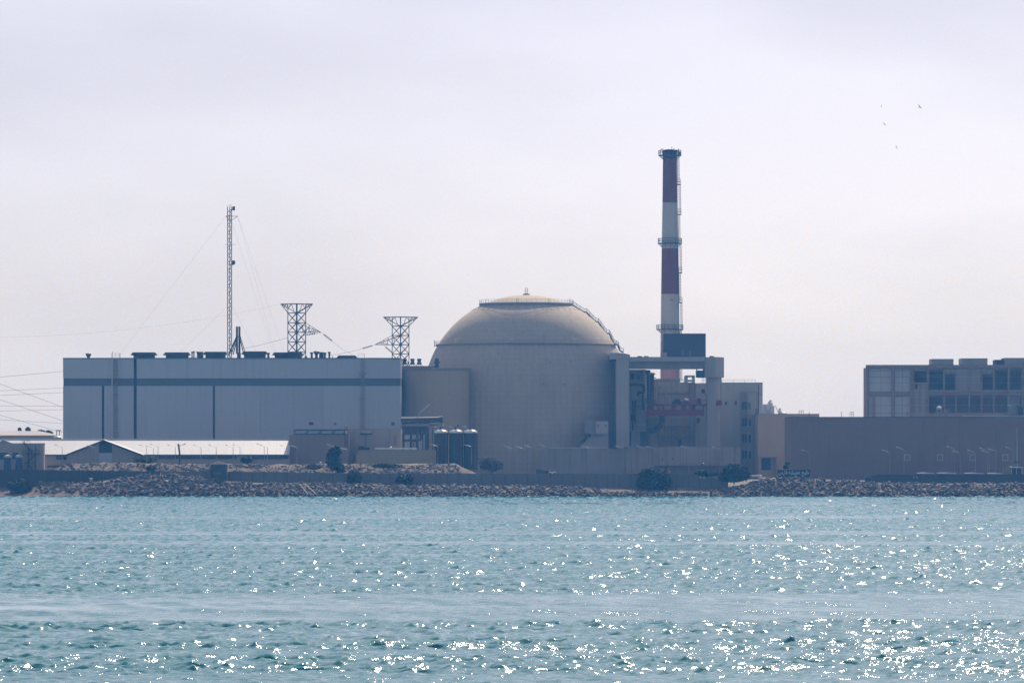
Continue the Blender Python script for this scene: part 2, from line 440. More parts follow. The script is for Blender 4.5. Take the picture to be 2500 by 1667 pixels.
# rubble embankment behind the wall
BT = [(60, 1160), (112, 1146), (165, 1133), (300, 1130), (480, 1134), (700, 1134), (1000, 1133), (1112, 1133), (1172, 1160), (1200, 1166)]
YB = 1546.0
EB = MB(); bx = np.arange(PX(58, YB), PX(1200, YB), 1.2); by = [1527.0, 1531, 1535, 1539, 1543, YB, 1550, 1556, 1560]
def bz(x, y):
    top = PZ(lerp_tab(BT, x * F / YB + 1250), YB)
    t = min(1, max(0, (y - 1527) / (YB - 1527))) if y <= YB else max(0, 1 - max(0, y - 1556) / 5)
    z0 = 3.3
    return z0 + max(0, top - z0) * t + (0.55 * mnoise.noise((x * 0.22, y * 0.3, 3.1)) + 0.3 * mnoise.noise((x * .8, y * .8, 1.7))) * (0.3 + 0.7 * t)
nb = len(bx)
EB.raw([(x, y, bz(x, y)) for y in by for x in bx], [(j*nb+i, j*nb+i+1, (j+1)*nb+i+1, (j+1)*nb+i) for j in range(len(by)-1) for i in range(nb-1)])
embank = solo('embankment', EB, M['rubble'], (0, 1540, 0), kind='structure')
ST = MB()
for k in range(2300):
    x = RS.uniform(PX(150, YB), PX(1125, YB)); y = 1535 + 11 * RS.rand()
    px = x * F / YB + 1250
    if px < 930 and RS.rand() < 0.3: continue
    r = RS.uniform(0.22, 0.6); Vv, Ff = shapes[RS.randint(14)]
    a = RS.uniform(0, 6.28); ca, sa = math.cos(a), math.sin(a)
    W = (Vv * np.array([r*1.3, r, r])) @ np.array([[ca, sa, 0], [-sa, ca, 0], [0, 0, 1]])
    ST.raw((W + np.array([x, y, bz(x, y) + 0.05])).tolist(), Ff)
part('rubble_stone', ST, M['rock'], embank, kind='stuff')
# old concrete slipway rails down the rocks
RL = MB()
for a, b in (((733, 1190), (752, 1211)), ((750, 1193), (772, 1211))):
    p = PP(a[0], a[1], 1511.5); q = PP(b[0], b[1], 1500.5); RL.bar(p + Vector((0, -1.0, 0.9)), q + Vector((0, -0.8, 0.6)), 0.15, 4)
RL.box(PX(712, 1511), PX(742, 1511), 1509.8, 1512.5, PZ(1194, 1511), PZ(1190, 1511) + 0.35)
solo('slipway', RL, M['concd'], PP(742, 1200, 1507), 'two concrete slipway rails running down the rock slope', 'slipway')
# ------------------------------------------------------------------ building helpers
def wbox(mb, px0, px1, py0, py1, Y, d):
    """box whose front face at depth Y covers this part of the elevation; py0 is the top"""
    return mb.box(PX(px0, Y), PX(px1, Y), Y, Y + d, PZ(py1, Y), PZ(py0, Y))
def base_of(px, Y, z=4.6): return (PX(px, Y), Y, z)
def window(root, px0, px1, py0, py1, Y, frame, t=0.8, pane='glass', label=None):
    x0, x1, z0, z1 = PX(px0, Y), PX(px1, Y), PZ(py1, Y), PZ(py0, Y); tt = t * Y / F
    f = MB(); y0, y1 = Y - 0.16, Y - 0.004
    f.box(x0, x1, y0, y1, z1 - tt, z1).box(x0, x1, y0, y1, z0, z0 + tt)
    f.box(x0, x0 + tt, y0, y1, z0 + tt, z1 - tt).box(x1 - tt, x1, y0, y1, z0 + tt, z1 - tt)
    w_ = part('window', f, M[frame], root, label)
    part('pane', MB().box(x0 + tt, x1 - tt, Y - 0.05, Y - 0.006, z0 + tt, z1 - tt), M[pane], w_)
def rail(mb, pts, h=1.1, r=0.035, step=2.2):
    for p, q in zip(pts[:-1], pts[1:]):
        p = Vector(p); q = Vector(q); n = max(1, int((q - p).length / step))
        for k in (1.0, 0.55): mb.bar(p + Vector((0, 0, h*k)), q + Vector((0, 0, h*k)), r, 4)
        for i in range(n + 1):
            c = p.lerp(q, i / n); mb.bar(c, c + Vector((0, 0, h)), r, 4)
    return mb
def ladder(mb, p, q, w_=0.5, r=0.05, cage=0.0, dx=Vector((1, 0, 0)), dy=Vector((0, -1, 0))):
    p = Vector(p); q = Vector(q); s = dx * (w_ / 2)
    mb.bar(p - s, q - s, r, 4).bar(p + s, q + s, r, 4)
    n = max(2, int((q - p).length / 1.0))
    for i in range(n + 1):
        c = p.lerp(q, i / n); mb.bar(c - s, c + s, r * 0.7, 3)
        if cage and i % 2 == 0:
            pts = [c + dx * (cage * math.cos(t)) + dy * (cage * 0.9 * math.sin(t) + 0.1) for t in np.linspace(0, math.pi, 6)]
            mb.tube(pts, r * 0.8, 3)
    if cage:
        for t in (0.5, 1.57, 2.6):
            e = dx * (cage * math.cos(t)) + dy * (cage * 0.9 * math.sin(t) + 0.1); mb.bar(p + e, q + e, r * 0.8, 3)
    return mb

# ------------------------------------------------------------------ turbine hall
Y = 1640.0; D = 60.0
hall = thing('turbine_hall', base_of(560, Y), 'long grey windowless hall with a dark band below its roof, behind the white shed', 'building')
top, b0, b1, bot = 876, 923.5, 942, 1140
for a, b in ((154, 326.3), (333.7, 978)):
    part('upper_wall', wbox(MB(), a, b, top, b0, Y, D), M['hall'], hall)
part('dark_band', MB().box(PX(154.5, Y), PX(326.3, Y), Y + 0.5, Y + D - .5, PZ(b1, Y), PZ(b0, Y)).box(PX(333.7, Y), PX(977.5, Y), Y + 0.5, Y + D - .5, PZ(b1, Y), PZ(b0, Y)), M['band'], hall)
segs = [(154, 248.5), (254.5, 326.3), (333.7, 519.5), (524.8, 635), (635.4, 790), (790.4, 978)]
for i, (a, b) in enumerate(segs): part('wall_panel', wbox(MB(), a, b, b1, bot, Y, D), M['hall2' if i in (0, 2, 4) else 'hall'], hall)
for a, b, t in ((248.5, 254.5, b1), (326.3, 333.7, top + 1), (519.5, 524.8, b1)):
    part('joint_strip', wbox(MB(), a, b, t, bot, Y + 0.9, D - 2), M['joint'], hall)
part('roof', MB().box(PX(153.6, Y), PX(978.4, Y), Y - 0.12, Y + D + .1, PZ(top, Y), PZ(top, Y) + 0.35), M['band'], hall)
dp = MB(); dp.bar(PP(274, 872, Y - 0.5), PP(274, 1075, Y - 0.5), 0.24, 8); part('downpipe', dp, M['sheet'], hall, smooth=True)
ld = MB(); ladder(ld, PP(283, 1072, Y - 0.25), PP(283, 876, Y - 0.25), 0.7, 0.07, 0.55)
for py in (905, 937, 965, 1000, 1040, 1056): ld.box(PX(278, Y), PX(290, Y), Y - 1.0, Y - .02, PZ(py, Y) - 0.1, PZ(py, Y) + 0.1)
part('ladder', ld, M['galv'], hall)
ld = MB(); ladder(ld, PP(885.5, 1060, Y - 0.25), PP(885.5, 876, Y - 0.25), 0.7, 0.07, 0.6)
for py, w_ in ((912, 9), (974, 7), (1040, 6)): ld.box(PX(885 - w_, Y), PX(885 + w_, Y), Y - 1.2, Y - .02, PZ(py, Y) - 0.25, PZ(py, Y) + 0.25)
part('ladder', ld, M['concd'], hall)
for a, b, c, d in ((754, 766, 1029, 1038), (814.5, 821.5, 1031, 1037.5), (954, 964, 1029, 1039)): window(hall, a, b, c, d, Y, 'shedw', 1.0)
zr = PZ(top, Y) + 0.35
def roof_unit(a, b, pt, hat=True, y=Y + 6):
    m = MB(); x0, x1 = PX(a, y), PX(b, y); z1 = PZ(pt, y)
    m.box(x0 + .5, x1 - .5, y, y + 5, zr - .3, z1 - (0.9 if hat else 0))
    if hat:
        m.prism([(x0 - .4, z1 - 0.9), (x1 + .4, z1 - 0.9), (x1 - 0.3, z1), (x0 + 0.3, z1)], y - .6, y + 5.6)
        for k in range(int((x1 - x0) / 1.3)): m.box(x0 + .7 + k * 1.3, x0 + .85 + k * 1.3, y - 0.14, y - .01, zr, z1 - 1.0)
    return part('roof_vent', m, M['vent'], hall)
for a, b, t, h in ((322, 380, 860, 1), (401, 462, 860, 1), (481, 498, 858, 0), (498, 553, 858.5, 1), (575, 590, 861, 0), (592, 651, 857.5, 1), (667, 738, 860, 1), (824, 870, 867.5, 1), (808, 815, 868, 0), (740, 752, 869, 0)):
    roof_unit(a, b, t, bool(h))
def flue(px, pt, r, y=Y + 4, cap=True):
    m = MB(); x, z1 = PX(px, y), PZ(pt, y); m.lathe(x, y, [(r, zr - .3), (r, z1 - .5)], 10)
    if cap: m.lathe(x, y, [(r * 1.5, z1 - .5), (r * 1.7, z1 - .1), (r * 1.2, z1)], 10)
    part('exhaust_pipe', m, M['vent'], hall, smooth=True)
for a, t, r in ((469, 858, .2), (473.5, 857, .2), (483, 858, .3), (488.5, 858.5, .35), (655, 860.5, .35), (761, 859.5, .35), (782, 859, .4), (787, 859, .4), (793, 860, .35), (804, 858.5, .3)): flue(a, t, r)
for px, t in ((216, 862, ), (772.5, 856.5)):
    m = MB(); y = Y + 3; x = PX(px, y); z1 = PZ(t, y); m.lathe(x, y, [(.45, zr - .3), (.45, z1 - 1.2), (.62, z1 - 1.1), (1.0, z1 - .2), (0.6, z1)], 12); part('mushroom_vent', m, M['vent'], hall, smooth=True)
for a, b in ((272, 292), (874, 889)):
    m = MB(); rail(m, [(PX(a, Y), Y + .3, zr - .1), (PX(b, Y), Y + .3, zr - .1), (PX(b, Y), Y + 2.5, zr - .1)], 1.5, .05, 1.0)
    if a == 272: m.bar(PP(274.5, 874, Y + .5), PP(274.5, 858, Y + .5), .09)
    part('roof_rail', m, M['galv'], hall)

# twin exhaust stack on splayed legs
Yx = 1672.0
ex = thing('twin_stack', (PX(582, Yx), Yx, zr - .2), 'pair of thin dark exhaust pipes braced by splayed legs on the hall roof', 'chimney')
for px in (578.5, 584.5): part('exhaust_pipe', MB().bar(PP(px, 864, Yx), PP(px, 797, Yx), .36, 8), M['steel'], ex, smooth=True)
m = MB(); m.box(PX(576, Yx), PX(588, Yx), Yx - .5, Yx + .5, PZ(823, Yx), PZ(821, Yx))
part('collar', m, M['steel'], ex)
for a, b, dy in ((577, 560, 0), (587, 600, 0), (578, 566, -3), (585, 594, 4), (577, 556, 3), (580, 571, -4)):
    part('leg', MB().bar(PP(a, 823, Yx), (PX(b, Yx), Yx + dy, PZ(866, Yx)), .17), M['steel'], ex)

# ------------------------------------------------------------------ guyed radio mast
Ym = 1800.0
mast = thing('radio_mast', (PX(560.7, Ym), Ym, 4.6), 'tall thin lattice radio mast held by guy wires behind the hall', 'mast')
cx = PX(560.7, Ym); rr = 0.86; zt = PZ(505, Ym)
ang = [RD(210), RD(330), RD(90)]
leg = [Vector((cx + rr*math.cos(a), Ym + rr*math.sin(a), 0)) for a in ang]
m = MB()
for l in leg: m.bar(l + Vector((0, 0, 4.6)), l + Vector((0, 0, zt)), .17, 4)
z = 4.6; up = 0; st = 1.35
while z < zt - st:
    for i in range(3):
        a, b = leg[i], leg[(i+1) % 3]
        if up: a, b = b, a
        m.bar(a + Vector((0, 0, z)), b + Vector((0, 0, z + st)), .085, 3)
    z += st; up = 1 - up
part('lattice', m, M['steel'], mast)
m = MB(); zs = PZ(528, Ym)
tips = [Vector((PX(552, Ym), Ym - 1, zs)), Vector((PX(580, Ym), Ym + 1, zs)), Vector((cx, Ym + 3.2, zs))]
for t in tips: m.bar((cx, Ym, zs), t, .12).bar((cx, Ym, PZ(541, Ym)), t, .09)
part('star_bracket', m, M['steel'], mast)
for px, py, py2 in ((569.5, 505, 512), (571.5, 504, 513), (569, 636, 646), (572, 636.5, 644)):
    a = MB(); a.bar((cx, Ym, PZ(py2, Ym)), PP(px, py2, Ym), .09).lathe(PX(px, Ym), Ym, [(.28, PZ(py2, Ym) - .2), (.34, PZ(py2, Ym)), (.34, PZ(py, Ym))], 8)
    part('antenna', a, M['steel'], mast)
for px in (557, 560, 563, 566): part('whip_aerial', MB().bar(PP(px, 506, Ym), PP(px, 499, Ym), .05), M['steel'], mast)
a = MB().bar(PP(549, 597, Ym), PP(576, 597, Ym), .07); part('dipole_bar', a, M['galv'], mast)
for (p, q, yy) in ((tips[0], (300, 880), -30), (tips[1], (672, 880), 20), (tips[1], (690, 880), 40), (tips[2], (654, 880), 70),
                   (Vector((PX(556, Ym), Ym, PZ(747, Ym))), (430, 880), -20), (Vector((PX(566, Ym), Ym, PZ(747, Ym))), (632, 880), 20)):
    e = Vector((PX(q[0], Ym), Ym + yy, PZ(q[1], Ym))); d = e - p; k = (4.6 - p.z) / d.z
    part('guy_wire', MB().bar(p, p + d * k, .022, 3), M['galv'], mast)

# ------------------------------------------------------------------ transmission towers
def tower(px, Yp, half, ptop, nodes, arm_half, side, tip, ins, label):
    t = thing('transmission_tower', (PX(px, Yp), Yp, 4.6), label, 'pylon', 'transmission towers behind the hall')
    s = Yp / F; cx = PX(px, Yp); h = half * s
    L = [Vector((cx - h, Yp, 0)), Vector((cx, Yp - h, 0)), Vector((cx + h, Yp, 0)), Vector((cx, Yp + h, 0))]
    z = [PZ(n, Yp) for n in nodes]
    while z[-1] > 12: z.append(z[-1] - (z[-3] - z[-2]) if len(z) > 2 else z[-1] - 5)
    z.append(4.6)
    m = MB()
    for l in L: m.bar(l + Vector((0, 0, 4.6)), l + Vector((0, 0, PZ(ptop, Yp))), .20, 4)
    for z1, z0 in zip(z[:-1], z[1:]):
        for i in range(4):
            a, b = L[i], L[(i+1) % 4]
            m.bar(a + Vector((0, 0, z1)), b + Vector((0, 0, z0)), .14, 3).bar(b + Vector((0, 0, z1)), a + Vector((0, 0, z0)), .14, 3)
            m.bar(a + Vector((0, 0, z1)), b + Vector((0, 0, z1)), .14, 3)
    part('lattice_body', m, M['steel'], t)
    zt, zn = PZ(ptop, Yp), z[0]; m = MB()
    for sg in (-1, 1):
        e = Vector((cx + sg * arm_half * s, Yp, zt))
        for l in (L[0] if sg < 0 else L[2], L[1], L[3]):
            lo = l + Vector((0, 0, zn)); hi = l + Vector((0, 0, zt))
            m.bar(lo, e, .16, 4).bar(hi, e, .15, 4)
            for f in (0.33, 0.66):
                m.bar(hi.lerp(e, f), lo.lerp(e, f - .15), .07, 3).bar(hi.lerp(e, f), lo.lerp(e, f + .2), .10, 3)
    part('crossarm', m, M['steel'], t)
    m = MB(); e = PP(tip[0], tip[1], Yp); k = 2 if side > 0 else 0
    zh, zl = z[1], z[2]
    for l in (L[k], L[1], L[3]):
        hi = l + Vector((0, 0, zh)); lo = l + Vector((0, 0, zl))
        m.bar(hi, e, .11, 4).bar(lo, e, .13, 4)
        for f in (.25, .5, .75): m.bar(hi.lerp(e, f), lo.lerp(e, f), .07, 3).bar(hi.lerp(e, f), lo.lerp(e, f - .25), .07, 3)
    part('side_arm', m, M['steel'], t)
    for (a, b) in ins:
        i_ = MB(); p, q = PP(a[0], a[1], Yp), PP(b[0], b[1], Yp); n = 9
        i_.bar(p, q, .07, 4)
        for j in range(2, n): i_.bar(p.lerp(q, j/n - .03), p.lerp(q, j/n + .03), .32, 8)
        part('insulator', i_, M['steel'], t)
    return t
tower(724.5, 1800, 21.7, 742, [764, 788, 811, 835, 859], 39, 1, (784, 811.5), [((786, 813), (812, 833)), ((776, 814), (738, 818))],
      'lattice pylon with a flat funnel top nearer the radio mast')
tower(978, 1830, 20.5, 774, [796, 819, 841.5, 864], 42, -1, (915, 841.5), [((913, 842.5), (884, 851)), ((938, 844), (958, 861))],
      'lattice pylon with a flat funnel top nearer the dome')
def wire(a, b, Ya, Yb, sag, label, r=.05, n=10):
    p, q = PP(a[0], a[1], Ya), PP(b[0], b[1], Yb); m = MB(); pts = []
    for i in range(n + 1):
        t = i / n; c = p.lerp(q, t); c.z -= sag * 4 * t * (1 - t); pts.append(c)
    m.tube(pts, r, 4)
    solo('power_line', m, M['steel'], tuple(p), label, 'power line', 'overhead power lines')
WL = [((-60, 926), (300, 893), 1750, 'topmost power line leaving the left edge of the hall'), ((-60, 956), (300, 941), 1760, 'power line just under the topmost one beside the hall'),
      ((-60, 968), (300, 951), 1765, 'third power line from the top left of the hall'), ((-60, 990), (300, 992.5), 1770, 'nearly level power line halfway up the hall edge'),
      ((-60, 1004), (300, 997.5), 1775, 'power line just below the nearly level one'), ((-60, 1021), (300, 1042), 1780, 'lowest power line sloping gently down to the hall'),
      ((-60, 915), (260, 1033), 1790, 'upper steep power line crossing the level ones'), ((-60, 955), (260, 1063), 1795, 'middle steep power line crossing the level ones'),
      ((-60, 997), (200, 1068), 1800, 'lowest steep power line down towards the trees')]
for a, b, y, l in WL: wire(a, b, y - 60, y, 0.0, l, .055)
wire((-60, 824), (686, 742), 1700, 1800, 3, 'long faint power line up to the pylon nearer the mast', .018)
wire((440, 876), (704, 824), 1780, 1799, .8, 'power line from the hall roof to the left pylon waist', .06)
wire((812, 833), (862, 866), 1800, 1790, .4, 'power line dropping from the left pylon insulator', .06)
wire((884, 851), (790, 868), 1830, 1800, .4, 'power line from the right pylon down to the roof', .06)

# ------------------------------------------------------------------ white-roofed shed with a cross gable
Yf = 1562.0
shed = thing('storage_shed', base_of(350, Yf), 'long low shed with a bright white sheet roof and a cross gable', 'shed')
X0, X1 = PX(-160, Yf), PX(706, Yf); ze, zg = PZ(1109, Yf), PZ(1072, Yf + 11)
part('wall', MB().box(X0, PX(163, Yf), Yf + .5, Yf + 1, 4.6, ze - .1).box(PX(345, Yf), X1, Yf + .5, Yf + 1, 4.6, PZ(1120.5, Yf)).box(PX(345, Yf), PX(386, Yf), Yf + .5, Yf + 1, PZ(1120.5, Yf), ze - .1)
     .box(PX(578, Yf), PX(615, Yf), Yf + .5, Yf + 1, PZ(1120.5, Yf), ze - .1).box(X1 - .4, X1, Yf + 1, Yf + 22, 4.6, ze - .1).box(X0, X1, Yf + 21.5, Yf + 22, 4.6, ze - .1), M['shedw'], shed)
m = MB(); tw = .22
for k, (a, b, za, zb) in enumerate(((Yf - .3, Yf + 11, ze, zg), (Yf + 11, Yf + 22.3, zg, ze))):
    m.raw([(X0, a, za), (X1, a, za), (X1, b, zb), (X0, b, zb), (X0, a, za - tw), (X1, a, za - tw), (X1, b, zb - tw), (X0, b, zb - tw)],
          [(0, 1, 2, 3), (4, 7, 6, 5), (0, 4, 5, 1), (1, 5, 6, 2), (2, 6, 7, 3), (3, 7, 4, 0)])
rf = part('roof', m, M['roofw'], shed)
m = MB()
x = X0 + 1
while x < X1:
    m.raw([(x-.05, Yf - .32, ze + .07), (x+.05, Yf - .32, ze + .07), (x+.05, Yf + 11, zg + .07), (x-.05, Yf + 11, zg + .07), (x-.05, Yf-.32, ze - .01), (x+.05, Yf-.32, ze-.01), (x+.05, Yf+11, zg-.01), (x-.05, Yf+11, zg-.01)],
          [(0, 1, 2, 3), (0, 4, 5, 1), (1, 5, 6, 2), (3, 7, 4, 0)])
    x += 2.6
part('roof_seam', m, M['roofw'], rf, kind='stuff')
part('ridge_cap', MB().box(X0, X1, Yf + 10.6, Yf + 11.4, zg - .02, zg + .16), M['white'], rf)
part('gutter', MB().box(X0, X1, Yf - .55, Yf - .31, ze - .35, ze - .05), M['dark'], shed)
for a, b in ((387, 437), (438, 490), (491, 528), (529, 577), (616, 645), (646, 680), (681, 705)):
    window(shed, a, b, 1110.5, 1120, Yf + .5, 'dark', .5)
for a, b in ((137, 153), (155, 172)): window(shed, a, b, 1110.5, 1121, Yf + .5, 'dark', .5)
# cross gable
Yg = 1557.0; gl, gr, gc = PX(163, Yg), PX(345, Yg), PX(253, Yg); zge, zga = PZ(1108, Yg), PZ(1073, Yg)
part('gable_wall', MB().prism([(gl, 4.6), (gr, 4.6), (gr, zge - .2), (gc, zga - .4), (gl, zge - .2)], Yg + .4, Yg + .8), M['shedw'], shed)
m = MB()
for (xa, za, xb, zb) in ((gl - .6, zge - .2, gc, zga), (gc, zga, gr + .6, zge - .2)):
    m.raw([(xa, Yg - .3, za), (xb, Yg - .3, zb), (xb, Yf + 11, zb), (xa, Yf + 1, za), (xa, Yg - .3, za - .25), (xb, Yg - .3, zb - .25), (xb, Yf + 11, zb - .25), (xa, Yf + 1, za - .25)],
          [(0, 1, 2, 3), (4, 7, 6, 5), (1, 5, 6, 2), (2, 6, 7, 3), (3, 7, 4, 0), (0, 4, 5, 1)])
part('gable_roof', m, M['roofw'], shed)
m = MB(); m.bar((gl - .6, Yg - .34, zge - .5), (gc, Yg - .34, zga - .3), .3, 4).bar((gr + .6, Yg - .34, zge - .5), (gc, Yg - .34, zga - .3), .3, 4)
part('barge_board', m, M['dark'], shed)
part('louvre', MB().prism([(PX(241, Yg), PZ(1105, Yg)), (PX(273, Yg), PZ(1105, Yg)), (PX(273, Yg), PZ(1085, Yg)), (PX(253, Yg), PZ(1077.5, Yg)), (PX(241, Yg), PZ(1082, Yg))], Yg + .3, Yg + .398), M['dark'], shed)
part('door', MB().box(PX(242, Yg), PX(273, Yg), Yg + .3, Yg + .395, PZ(1135, Yg), PZ(1105.5, Yg)), M['sheet'], shed)
for px in (190, 209, 225, 292, 315, 330): part('wall_joint', MB().box(PX(px, Yg), PX(px, Yg) + .12, Yg + .34, Yg + .397, 6, PZ(1108 - 34 * (1 - abs(px - 253) / 91.0) + 6, Yg)), M['concd'], shed)

# small block with outside stair and two tanks at the left edge
Yk = 1552.0
blk = thing('stair_block', base_of(45, Yk, 4.0), 'low pale block with an outside steel stair at the left edge', 'building')
part('wall', MB().box(PX(-120, Yk), PX(107, Yk), Yk, Yk + 4, 3.6, PZ(1082.5, Yk)), M['shedw'], blk)
part('coping', MB().box(PX(-120, Yk) - .1, PX(107, Yk) + .1, Yk - .1, Yk + 4.1, PZ(1082.5, Yk), PZ(1081.4, Yk)), M['concd'], blk)
ga = [(PX(-45, Yk), PZ(1090, Yk)), (PX(9, Yk), PZ(1073.5, Yk)), (PX(31, Yk), PZ(1082.5, Yk)), (PX(-45, Yk), PZ(1082.5, Yk))]
part('gable', MB().prism([(PX(-12, Yk), PZ(1082.4, Yk)), (PX(31, Yk), PZ(1082.4, Yk)), (PX(9, Yk), PZ(1073.2, Yk))], Yk + .1, Yk + 3.9), M['concd'], blk)
for a, b, c, d in ((-20, 20, 1104, 1122), (30, 45, 1104, 1121)): window(blk, a, b, c, d, Yk, 'concd', .6)
m = MB(); A = lambda px, py, dy=-1.2: Vector((PX(px, Yk), Yk + dy, PZ(py, Yk)))
for dy in (-1.9, -.5):
    m.bar(A(58, 1080, dy), A(82, 1107, dy), .12).bar(A(87, 1107, dy), A(70, 1128, dy), .12).bar(A(70, 1131, dy), A(80, 1146, dy), .12)
    for px in (70, 87.5): m.bar(A(px, 1086 if px > 80 else 1094, dy), A(px, 1150, dy), .12)
    m.bar(A(58, 1077, dy), A(82, 1102, dy), .05)
m.box(PX(56, Yk), PX(98, Yk), Yk - 2.0, Yk - .02, PZ(1108, Yk), PZ(1106.6, Yk)).box(PX(60, Yk), PX(88, Yk), Yk - 2.0, Yk - .02, PZ(1130, Yk), PZ(1129, Yk))
for i in range(14):
    c = A(58, 1080).lerp(A(82, 1107), i / 13); m.box(c.x - .18, c.x + .18, Yk - 1.9, Yk - .5, c.z - .03, c.z + .03)
rail(m, [A(56, 1107), A(98, 1107)], 1.1, .05, 1.2); rail(m, [A(54, 1081.3), A(74, 1081.3)], 1.0, .05, .8)
part('stair', m, M['steel'], blk)
for i, (px, l) in enumerate(((18, 'upright blue tank by the left edge of the picture'), (46, 'upright blue tank next to the outside steel stair'))):
    t = thing('water_tank', (PX(px, 1547), 1547, 3.6), l, 'tank', 'blue tanks by the stair block'); x = PX(px, 1547); z1 = PZ(1109.5, 1547); r = 8.4 * 1547 / F
    part('tank_body', MB().lathe(x, 1547, [(r, 3.6), (r, z1 - .8)], 20), M['blue'], t, smooth=True)
    part('tank_top', MB().lathe(x, 1547, [(r * 1.02, z1 - .8), (r * .9, z1 - .3), (0.02, z1)], 20), M['sheet'], t, smooth=True)
# far shed and trees beyond the left edge of the hall
Yq = 1760.0
fs = thing('far_shed', base_of(60, Yq), 'distant grey shed with a shallow roof behind the white shed', 'shed')
part('wall', MB().box(PX(-140, Yq), PX(137, Yq), Yq + .5, Yq + 12, 4.6, PZ(1062, Yq)), M['concd'], fs)
m = MB(); m.raw([(PX(-140, Yq), Yq, PZ(1062.5, Yq)), (PX(140, Yq), Yq, PZ(1062.5, Yq)), (PX(90, Yq), Yq + 9, PZ(1051.5, Yq)), (PX(-140, Yq), Yq + 9, PZ(1051.5, Yq)), (PX(140, Yq), Yq + 14, PZ(1062.5, Yq)), (PX(-140, Yq), Yq + 14, PZ(1062.5, Yq))],
                [(0, 1, 2, 3), (1, 4, 2), (4, 5, 3, 2), (0, 3, 5), (0, 5, 4, 1)])
part('roof', m, M['roofg'], fs)
Yt = 1720.0
dt = thing('dome_tank', (PX(140, Yt), Yt, 4.6), 'small white domed tank beside the left end of the hall', 'tank')
part('tank_body', MB().lathe(PX(140, Yt), Yt, [(1.35, 4.6), (1.35, PZ(1067, Yt))], 16), M['galv'], dt, smooth=True)
part('tank_dome', MB().lathe(PX(140, Yt), Yt, [(1.4, PZ(1067, Yt)), (1.1, PZ(1065, Yt)), (.02, PZ(1063.5, Yt))], 16), M['white'], dt, smooth=True)
fl = thing('flood_mast', (PX(146, 1730), 1730, 4.6), 'short dark lighting gantry beside the left end of the hall', 'mast')
m = MB()
for px in (138, 145): m.bar((PX(px, 1730), 1730, 4.6), PP(px, 1050, 1730), .16)
part('post', m, M['steel'], fl); part('crossbeam', MB().box(PX(136, 1730), PX(149, 1730), 1729.8, 1730.2, PZ(1051.5, 1730), PZ(1049.5, 1730)), M['steel'], fl)
# ------------------------------------------------------------------ brown service buildings before the hall
Ya = 1568.0
sb = thing('service_building', base_of(780, Ya), 'flat grey-brown block with a row of roof lights right of the white shed', 'building')
part('wall', wbox(MB(), 706, 852, 1062, 1150, Ya, 24), M['brownw'], sb)
part('parapet', MB().box(PX(705.6, Ya), PX(852.4, Ya), Ya - .12, Ya + .3, PZ(1062, Ya), PZ(1061, Ya)), M['concd'], sb)
part('roof_house', wbox(MB(), 717, 843, 1047.5, 1061, Ya + 3, 14), M['brownw'], sb)
Y3 = Ya + 2.98
for k in range(4):
    a = 719 + k * 32.5; x0, x1 = PX(a, Y3), PX(a + 29 - (5 if k == 3 else 0), Y3)
    f = part('roof_light', MB().raw([(x0, Y3, PZ(1058, Y3)), (x1 - .6, Y3, PZ(1058, Y3)), (x1, Y3 + .02, PZ(1051, Y3)), (x0 + .5, Y3 + .02, PZ(1051, Y3)), (x0, Y3 - .3, PZ(1058, Y3)), (x1 - .6, Y3 - .3, PZ(1058, Y3)), (x1, Y3 - .1, PZ(1051, Y3)), (x0 + .5, Y3 - .1, PZ(1051, Y3))],
             [(4, 5, 6, 7), (0, 3, 2, 1), (4, 0, 1, 5), (7, 6, 2, 3), (5, 1, 2, 6), (4, 7, 3, 0)]), M['sheet'], sb)
part('shade_rail', MB().box(PX(717, Y3), PX(850, Y3), Y3 - 1.0, Y3 - .35, PZ(1061, Y3), PZ(1058.6, Y3)).box(PX(717, Y3), PX(850, Y3), Y3 - .6, Y3 - .12, PZ(1050.4, Y3), PZ(1048.6, Y3)), M['dark'], sb)
m = MB(); ladder(m, PP(845.5, 1088, Ya - .3), PP(845.5, 1040, Ya - .3), .6, .06, .5); part('ladder', m, M['steel'], sb)
Yb2 = 1576.0
pb = thing('pump_building', base_of(915, Yb2), 'tall pinkish block with a wide canopy window under the end of the hall', 'building')
part('wall', wbox(MB(), 850, 979, 1047, 1150, Yb2, 22), M['pink'], pb)
part('parapet', MB().box(PX(849.6, Yb2), PX(979.4, Yb2), Yb2 - .12, Yb2 + .3, PZ(1047, Yb2), PZ(1046, Yb2)), M['concd'], pb)
window(pb, 882, 907, 1050, 1058.5, Yb2, 'concd', 1.0, 'sheet')
part('canopy', MB().box(PX(880, Yb2), PX(909, Yb2), Yb2 - 1.1, Yb2 - .17, PZ(1060.5, Yb2), PZ(1057.5, Yb2)), M['dark'], pb)
window(pb, 962, 968, 1063, 1086, Yb2, 'brownw', .9, 'brownw')
m = MB(); rail(m, [PP(856, 1046, Yb2 + .5), PP(866, 1046, Yb2 + .5)], 1.2, .05, .7); part('roof_rail', m, M['galv'], pb); m = MB(); rail(m, [PP(936, 1046, Yb2 + .5), PP(944, 1046, Yb2 + .5)], 1.0, .05, .7); part('roof_rail', m, M['galv'], pb)
for a, b, c, d in ((877, 889, 1089, 1098), (892, 902, 1092, 1098)): part('air_unit', MB().box(PX(a, Yb2), PX(b, Yb2), Yb2 - 1.2, Yb2 - .02, PZ(d, Yb2), PZ(c, Yb2)), M['dark'], pb)
Yo = 1563.0
lo = thing('low_building', base_of(967, Yo), 'low olive flat-roofed block in front of the three tanks', 'building')
part('wall', wbox(MB(), 870, 903, 1099, 1150, Yo, 8), M['olive'], lo); part('wall', wbox(MB(), 903.4, 1064, 1099, 1150, Yo - .3, 9), M['olive'], lo)
